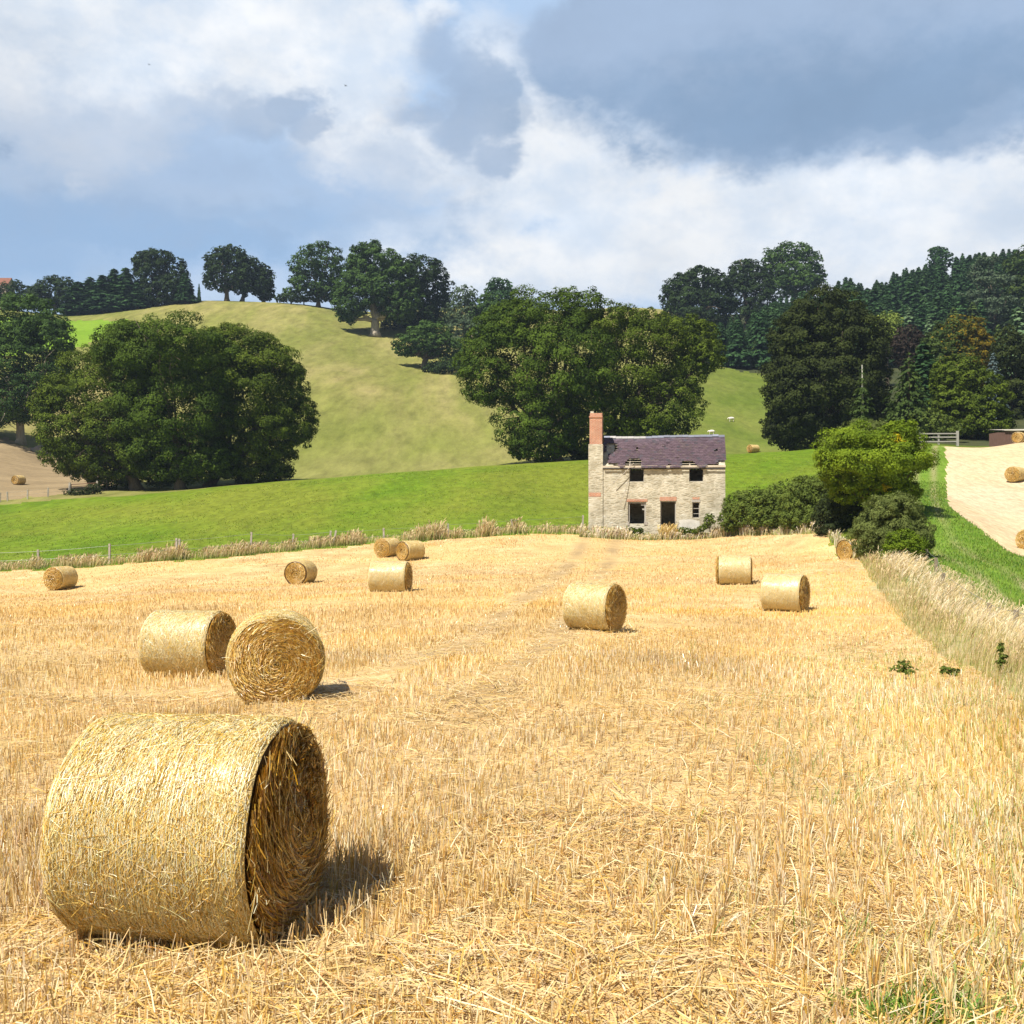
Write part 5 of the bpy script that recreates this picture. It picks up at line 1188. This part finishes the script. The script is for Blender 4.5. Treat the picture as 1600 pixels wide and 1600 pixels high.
def world():
    w = bpy.data.worlds.new('World'); S.world = w; w.use_nodes = True; nt = w.node_tree; nt.nodes.clear(); L = nt.links
    out = N(nt, 'ShaderNodeOutputWorld'); bg = N(nt, 'ShaderNodeBackground'); bg.inputs['Strength'].default_value = .05; L.new(bg.outputs[0], out.inputs[0])
    sky = N(nt, 'ShaderNodeTexSky', sky_type='NISHITA', sun_disc=False); sky.sun_elevation = math.asin(SUN_TO[2]); sky.sun_rotation = atan2(SUN_TO[0], SUN_TO[1])
    sky.air_density = 1.0; sky.dust_density = .6; sky.ozone_density = 1.4; sky.altitude = 100
    tc = N(nt, 'ShaderNodeTexCoord'); sx = N(nt, 'ShaderNodeSeparateXYZ'); L.new(tc.outputs['Generated'], sx.inputs[0])
    az = N(nt, 'ShaderNodeMath', operation='ARCTAN2'); L.new(sx.outputs[0], az.inputs[0]); L.new(sx.outputs[1], az.inputs[1])
    el = N(nt, 'ShaderNodeMath', operation='ARCSINE'); L.new(sx.outputs[2], el.inputs[0])
    ae = N(nt, 'ShaderNodeCombineXYZ'); L.new(az.outputs[0], ae.inputs[0]); L.new(el.outputs[0], ae.inputs[1])
    mp = N(nt, 'ShaderNodeMapping'); mp.inputs['Scale'].default_value = (1, 1, 1.5); L.new(tc.outputs['Generated'], mp.inputs[0])
    def nz(scale, det, rough, off=0.0, dist=0.0):
        n = N(nt, 'ShaderNodeTexNoise'); n.inputs['Scale'].default_value = scale; n.inputs['Detail'].default_value = det; n.inputs['Roughness'].default_value = rough; n.inputs['Distortion'].default_value = dist
        a = N(nt, 'ShaderNodeVectorMath', operation='ADD'); a.inputs[1].default_value = (off, off * .7, off * 1.3); L.new(mp.outputs[0], a.inputs[0]); L.new(a.outputs[0], n.inputs['Vector']); return n
    n1 = nz(5.5, 9, .58, 0); n2 = nz(16, 8, .60, 3.1); n3 = nz(3.0, 6, .5, 7.7); n4 = nz(48, 6, .6, 5.3); n5 = nz(9, 8, .62, 11.0)
    wa = N(nt, 'ShaderNodeVectorMath', operation='MULTIPLY_ADD'); wa.inputs[1].default_value = (.10, .075, 0); wa.inputs[2].default_value = (-.05, -.0375, 0); L.new(n1.outputs['Color'], wa.inputs[0])
    wb = N(nt, 'ShaderNodeVectorMath', operation='ADD'); L.new(ae.outputs[0], wb.inputs[0]); L.new(wa.outputs[0], wb.inputs[1])
    wc = N(nt, 'ShaderNodeVectorMath', operation='MULTIPLY_ADD'); wc.inputs[1].default_value = (.045, .04, 0); wc.inputs[2].default_value = (-.0225, -.02, 0); L.new(n2.outputs['Color'], wc.inputs[0])
    wd = N(nt, 'ShaderNodeVectorMath', operation='ADD'); L.new(wb.outputs[0], wd.inputs[0]); L.new(wc.outputs[0], wd.inputs[1]); pos = wd.outputs[0]
    def math_(op, a, b=None, clamp=False):
        m_ = N(nt, 'ShaderNodeMath', operation=op, use_clamp=clamp)
        for i, v in enumerate((a, b)):
            if v is None: continue
            if isinstance(v, (int, float)): m_.inputs[i].default_value = v
            else: L.new(v, m_.inputs[i])
        return m_.outputs[0]
    edge = math_('ADD', math_('MULTIPLY', math_('SUBTRACT', n2.outputs['Fac'], .5), 1.5), math_('MULTIPLY', math_('SUBTRACT', n4.outputs['Fac'], .5), .7))
    def blob(px, py, rx, ry, soft=.45, amt=1.0, ed=1.0):
        soft = soft * .95 if soft < .58 and ed == 1.0 else soft
        a = math.atan((px - 800) / F); e = math.atan((800 - py) / F * cos(a))
        s = N(nt, 'ShaderNodeVectorMath', operation='SUBTRACT'); s.inputs[1].default_value = (a, e, 0); L.new(pos, s.inputs[0])
        d = N(nt, 'ShaderNodeVectorMath', operation='DIVIDE'); d.inputs[1].default_value = (rx / F, ry / F, 1); L.new(s.outputs[0], d.inputs[0])
        ln = N(nt, 'ShaderNodeVectorMath', operation='LENGTH'); L.new(d.outputs[0], ln.inputs[0])
        mr = N(nt, 'ShaderNodeMapRange', interpolation_type='SMOOTHSTEP'); mr.inputs['From Min'].default_value = 1 + soft; mr.inputs['From Max'].default_value = 1 - soft
        mr.inputs['To Min'].default_value = 0; mr.inputs['To Max'].default_value = amt; L.new(math_('ADD', ln.outputs['Value'], edge if ed == 1.0 else math_('MULTIPLY', edge, ed)), mr.inputs['Value']); return mr.outputs[0]
    def union(lst):
        r = lst[0]
        for q in lst[1:]: r = math_('MAXIMUM', r, q)
        return r
    # general broken cloud over the rest of the sky
    gen = N(nt, 'ShaderNodeMapRange', interpolation_type='SMOOTHSTEP'); gen.inputs['From Min'].default_value = .52; gen.inputs['From Max'].default_value = .66; gen.inputs['To Max'].default_value = .18; L.new(n3.outputs['Fac'], gen.inputs['Value'])
    white = union([gen.outputs[0], blob(560,60,110,70,.5,.95), blob(40,60,120,140,.5,.9), blob(90,110,170,150,.5,.95), blob(420,40,230,60,.5,.95), blob(330,110,230,70,.5,.9), blob(540,110,90,80,.5,.95), blob(560,205,110,60,.4,1.0), blob(670,250,80,60,.45,.9),
                   blob(690,45,45,28,.5,.85), blob(790,120,60,70,.5,.7), blob(850,270,190,90,.45,.9), blob(1180,320,420,80,.5,.95), blob(1500,280,230,110,.5,.85), blob(740,390,220,60,.5,.98), blob(1000,400,400,70,.5,.92), blob(850,150,50,60,.6,.8), blob(122,305,36,26,.5,.9), blob(1400,400,400,70,.5,.9), blob(300,330,160,40,.7,.35), blob(950,205,200,36,.6,.7)])
    haze_low = blob(250, 420, 700, 80, .8, .55)
    grey = union([blob(1270,70,450,118,.20,1.0,.45), blob(1300,140,430,85,.28,1.0,.5), blob(930,90,110,90,.22,1.0,.4), blob(1180,195,120,55,.4,.9,.8), blob(1460,175,230,62,.35,.95,.7), blob(702,100,42,46,.5,.8), blob(745,150,72,48,.45,.85), blob(655,182,62,26,.55,.75), blob(722,208,62,44,.45,.85), blob(765,250,36,24,.5,.8), blob(795,185,34,34,.5,.6), blob(455,160,52,34,.4,.85), blob(480,192,34,32,.45,.8), blob(400,185,60,40,.5,.75), blob(330,175,80,44,.55,.6), blob(200,255,340,85,.6,.62), blob(520,260,200,60,.6,.50), blob(600,290,110,50,.6,.45), blob(80,240,180,110,.7,.50)])
    band = union([blob(150,365,440,50,.6,.9), blob(420,345,280,34,.7,.75), blob(20,400,200,44,.8,.85)])
    shade = N(nt, 'ShaderNodeMapRange'); shade.inputs['From Min'].default_value = .3; shade.inputs['From Max'].default_value = .7; shade.inputs['To Min'].default_value = .88; shade.inputs['To Max'].default_value = 1.06; L.new(n1.outputs['Fac'], shade.inputs['Value'])
    K = 13.0
    tone = N(nt, 'ShaderNodeMapRange', interpolation_type='SMOOTHSTEP'); tone.inputs['From Min'].default_value = .36; tone.inputs['From Max'].default_value = .60; L.new(math_('ADD', math_('MULTIPLY', n5.outputs['Fac'], .65), math_('MULTIPLY', n2.outputs['Fac'], .35)), tone.inputs['Value'])
    wcol = N(nt, 'ShaderNodeVectorMath', operation='SCALE'); L.new(mix(nt, (.70 * K, .79 * K, .91 * K), (.98 * K, .99 * K, 1.0 * K), tone.outputs[0]), wcol.inputs[0]); L.new(shade.outputs[0], wcol.inputs['Scale'])
    skyc = mix(nt, sky.outputs[0], (.52 * K, .70 * K, .96 * K), blob(800, 200, 1300, 420, .5, .85))
    c = mix(nt, skyc, (.58 * K, .70 * K, .88 * K), haze_low)
    c = mix(nt, c, wcol.outputs[0], white)
    c = mix(nt, c, (.30 * K, .47 * K, .72 * K), band)
    gcol = mix(nt, (.37 * K, .485 * K, .67 * K), (.26 * K, .385 * K, .57 * K), blob(1330, 150, 420, 70, .7, 1.0))
    gsc = N(nt, 'ShaderNodeMix'); gsc.data_type = 'RGBA'; gsc.blend_type = 'MULTIPLY'; gsc.inputs[0].default_value = 1.0; L.new(gcol, gsc.inputs[6]); L.new(shade.outputs[0], gsc.inputs[7])
    c = mix(nt, c, gsc.outputs[2], grey)
    L.new(c, bg.inputs['Color'])
world()

cam = bpy.data.cameras.new('camera'); co = bpy.data.objects.new('camera', cam); C.objects.link(co)
co.location = (0, 0, CAMZ); co.rotation_euler = (pi / 2, 0, 0); cam.sensor_width = 36; cam.lens = 36 * F / 1600; cam.clip_start = .05; cam.clip_end = 6000
S.camera = co
S.render.engine = 'CYCLES'
S.view_settings.view_transform = 'Standard'; S.view_settings.look = 'None'; S.view_settings.exposure = .68; S.view_settings.gamma = 1
cy = S.cycles
cy.use_denoising = True; cy.max_bounces = 6; cy.diffuse_bounces = 3; cy.glossy_bounces = 2; cy.transmission_bounces = 3; cy.volume_bounces = 0; cy.transparent_max_bounces = 8
cy.use_adaptive_sampling = True; cy.adaptive_threshold = .01
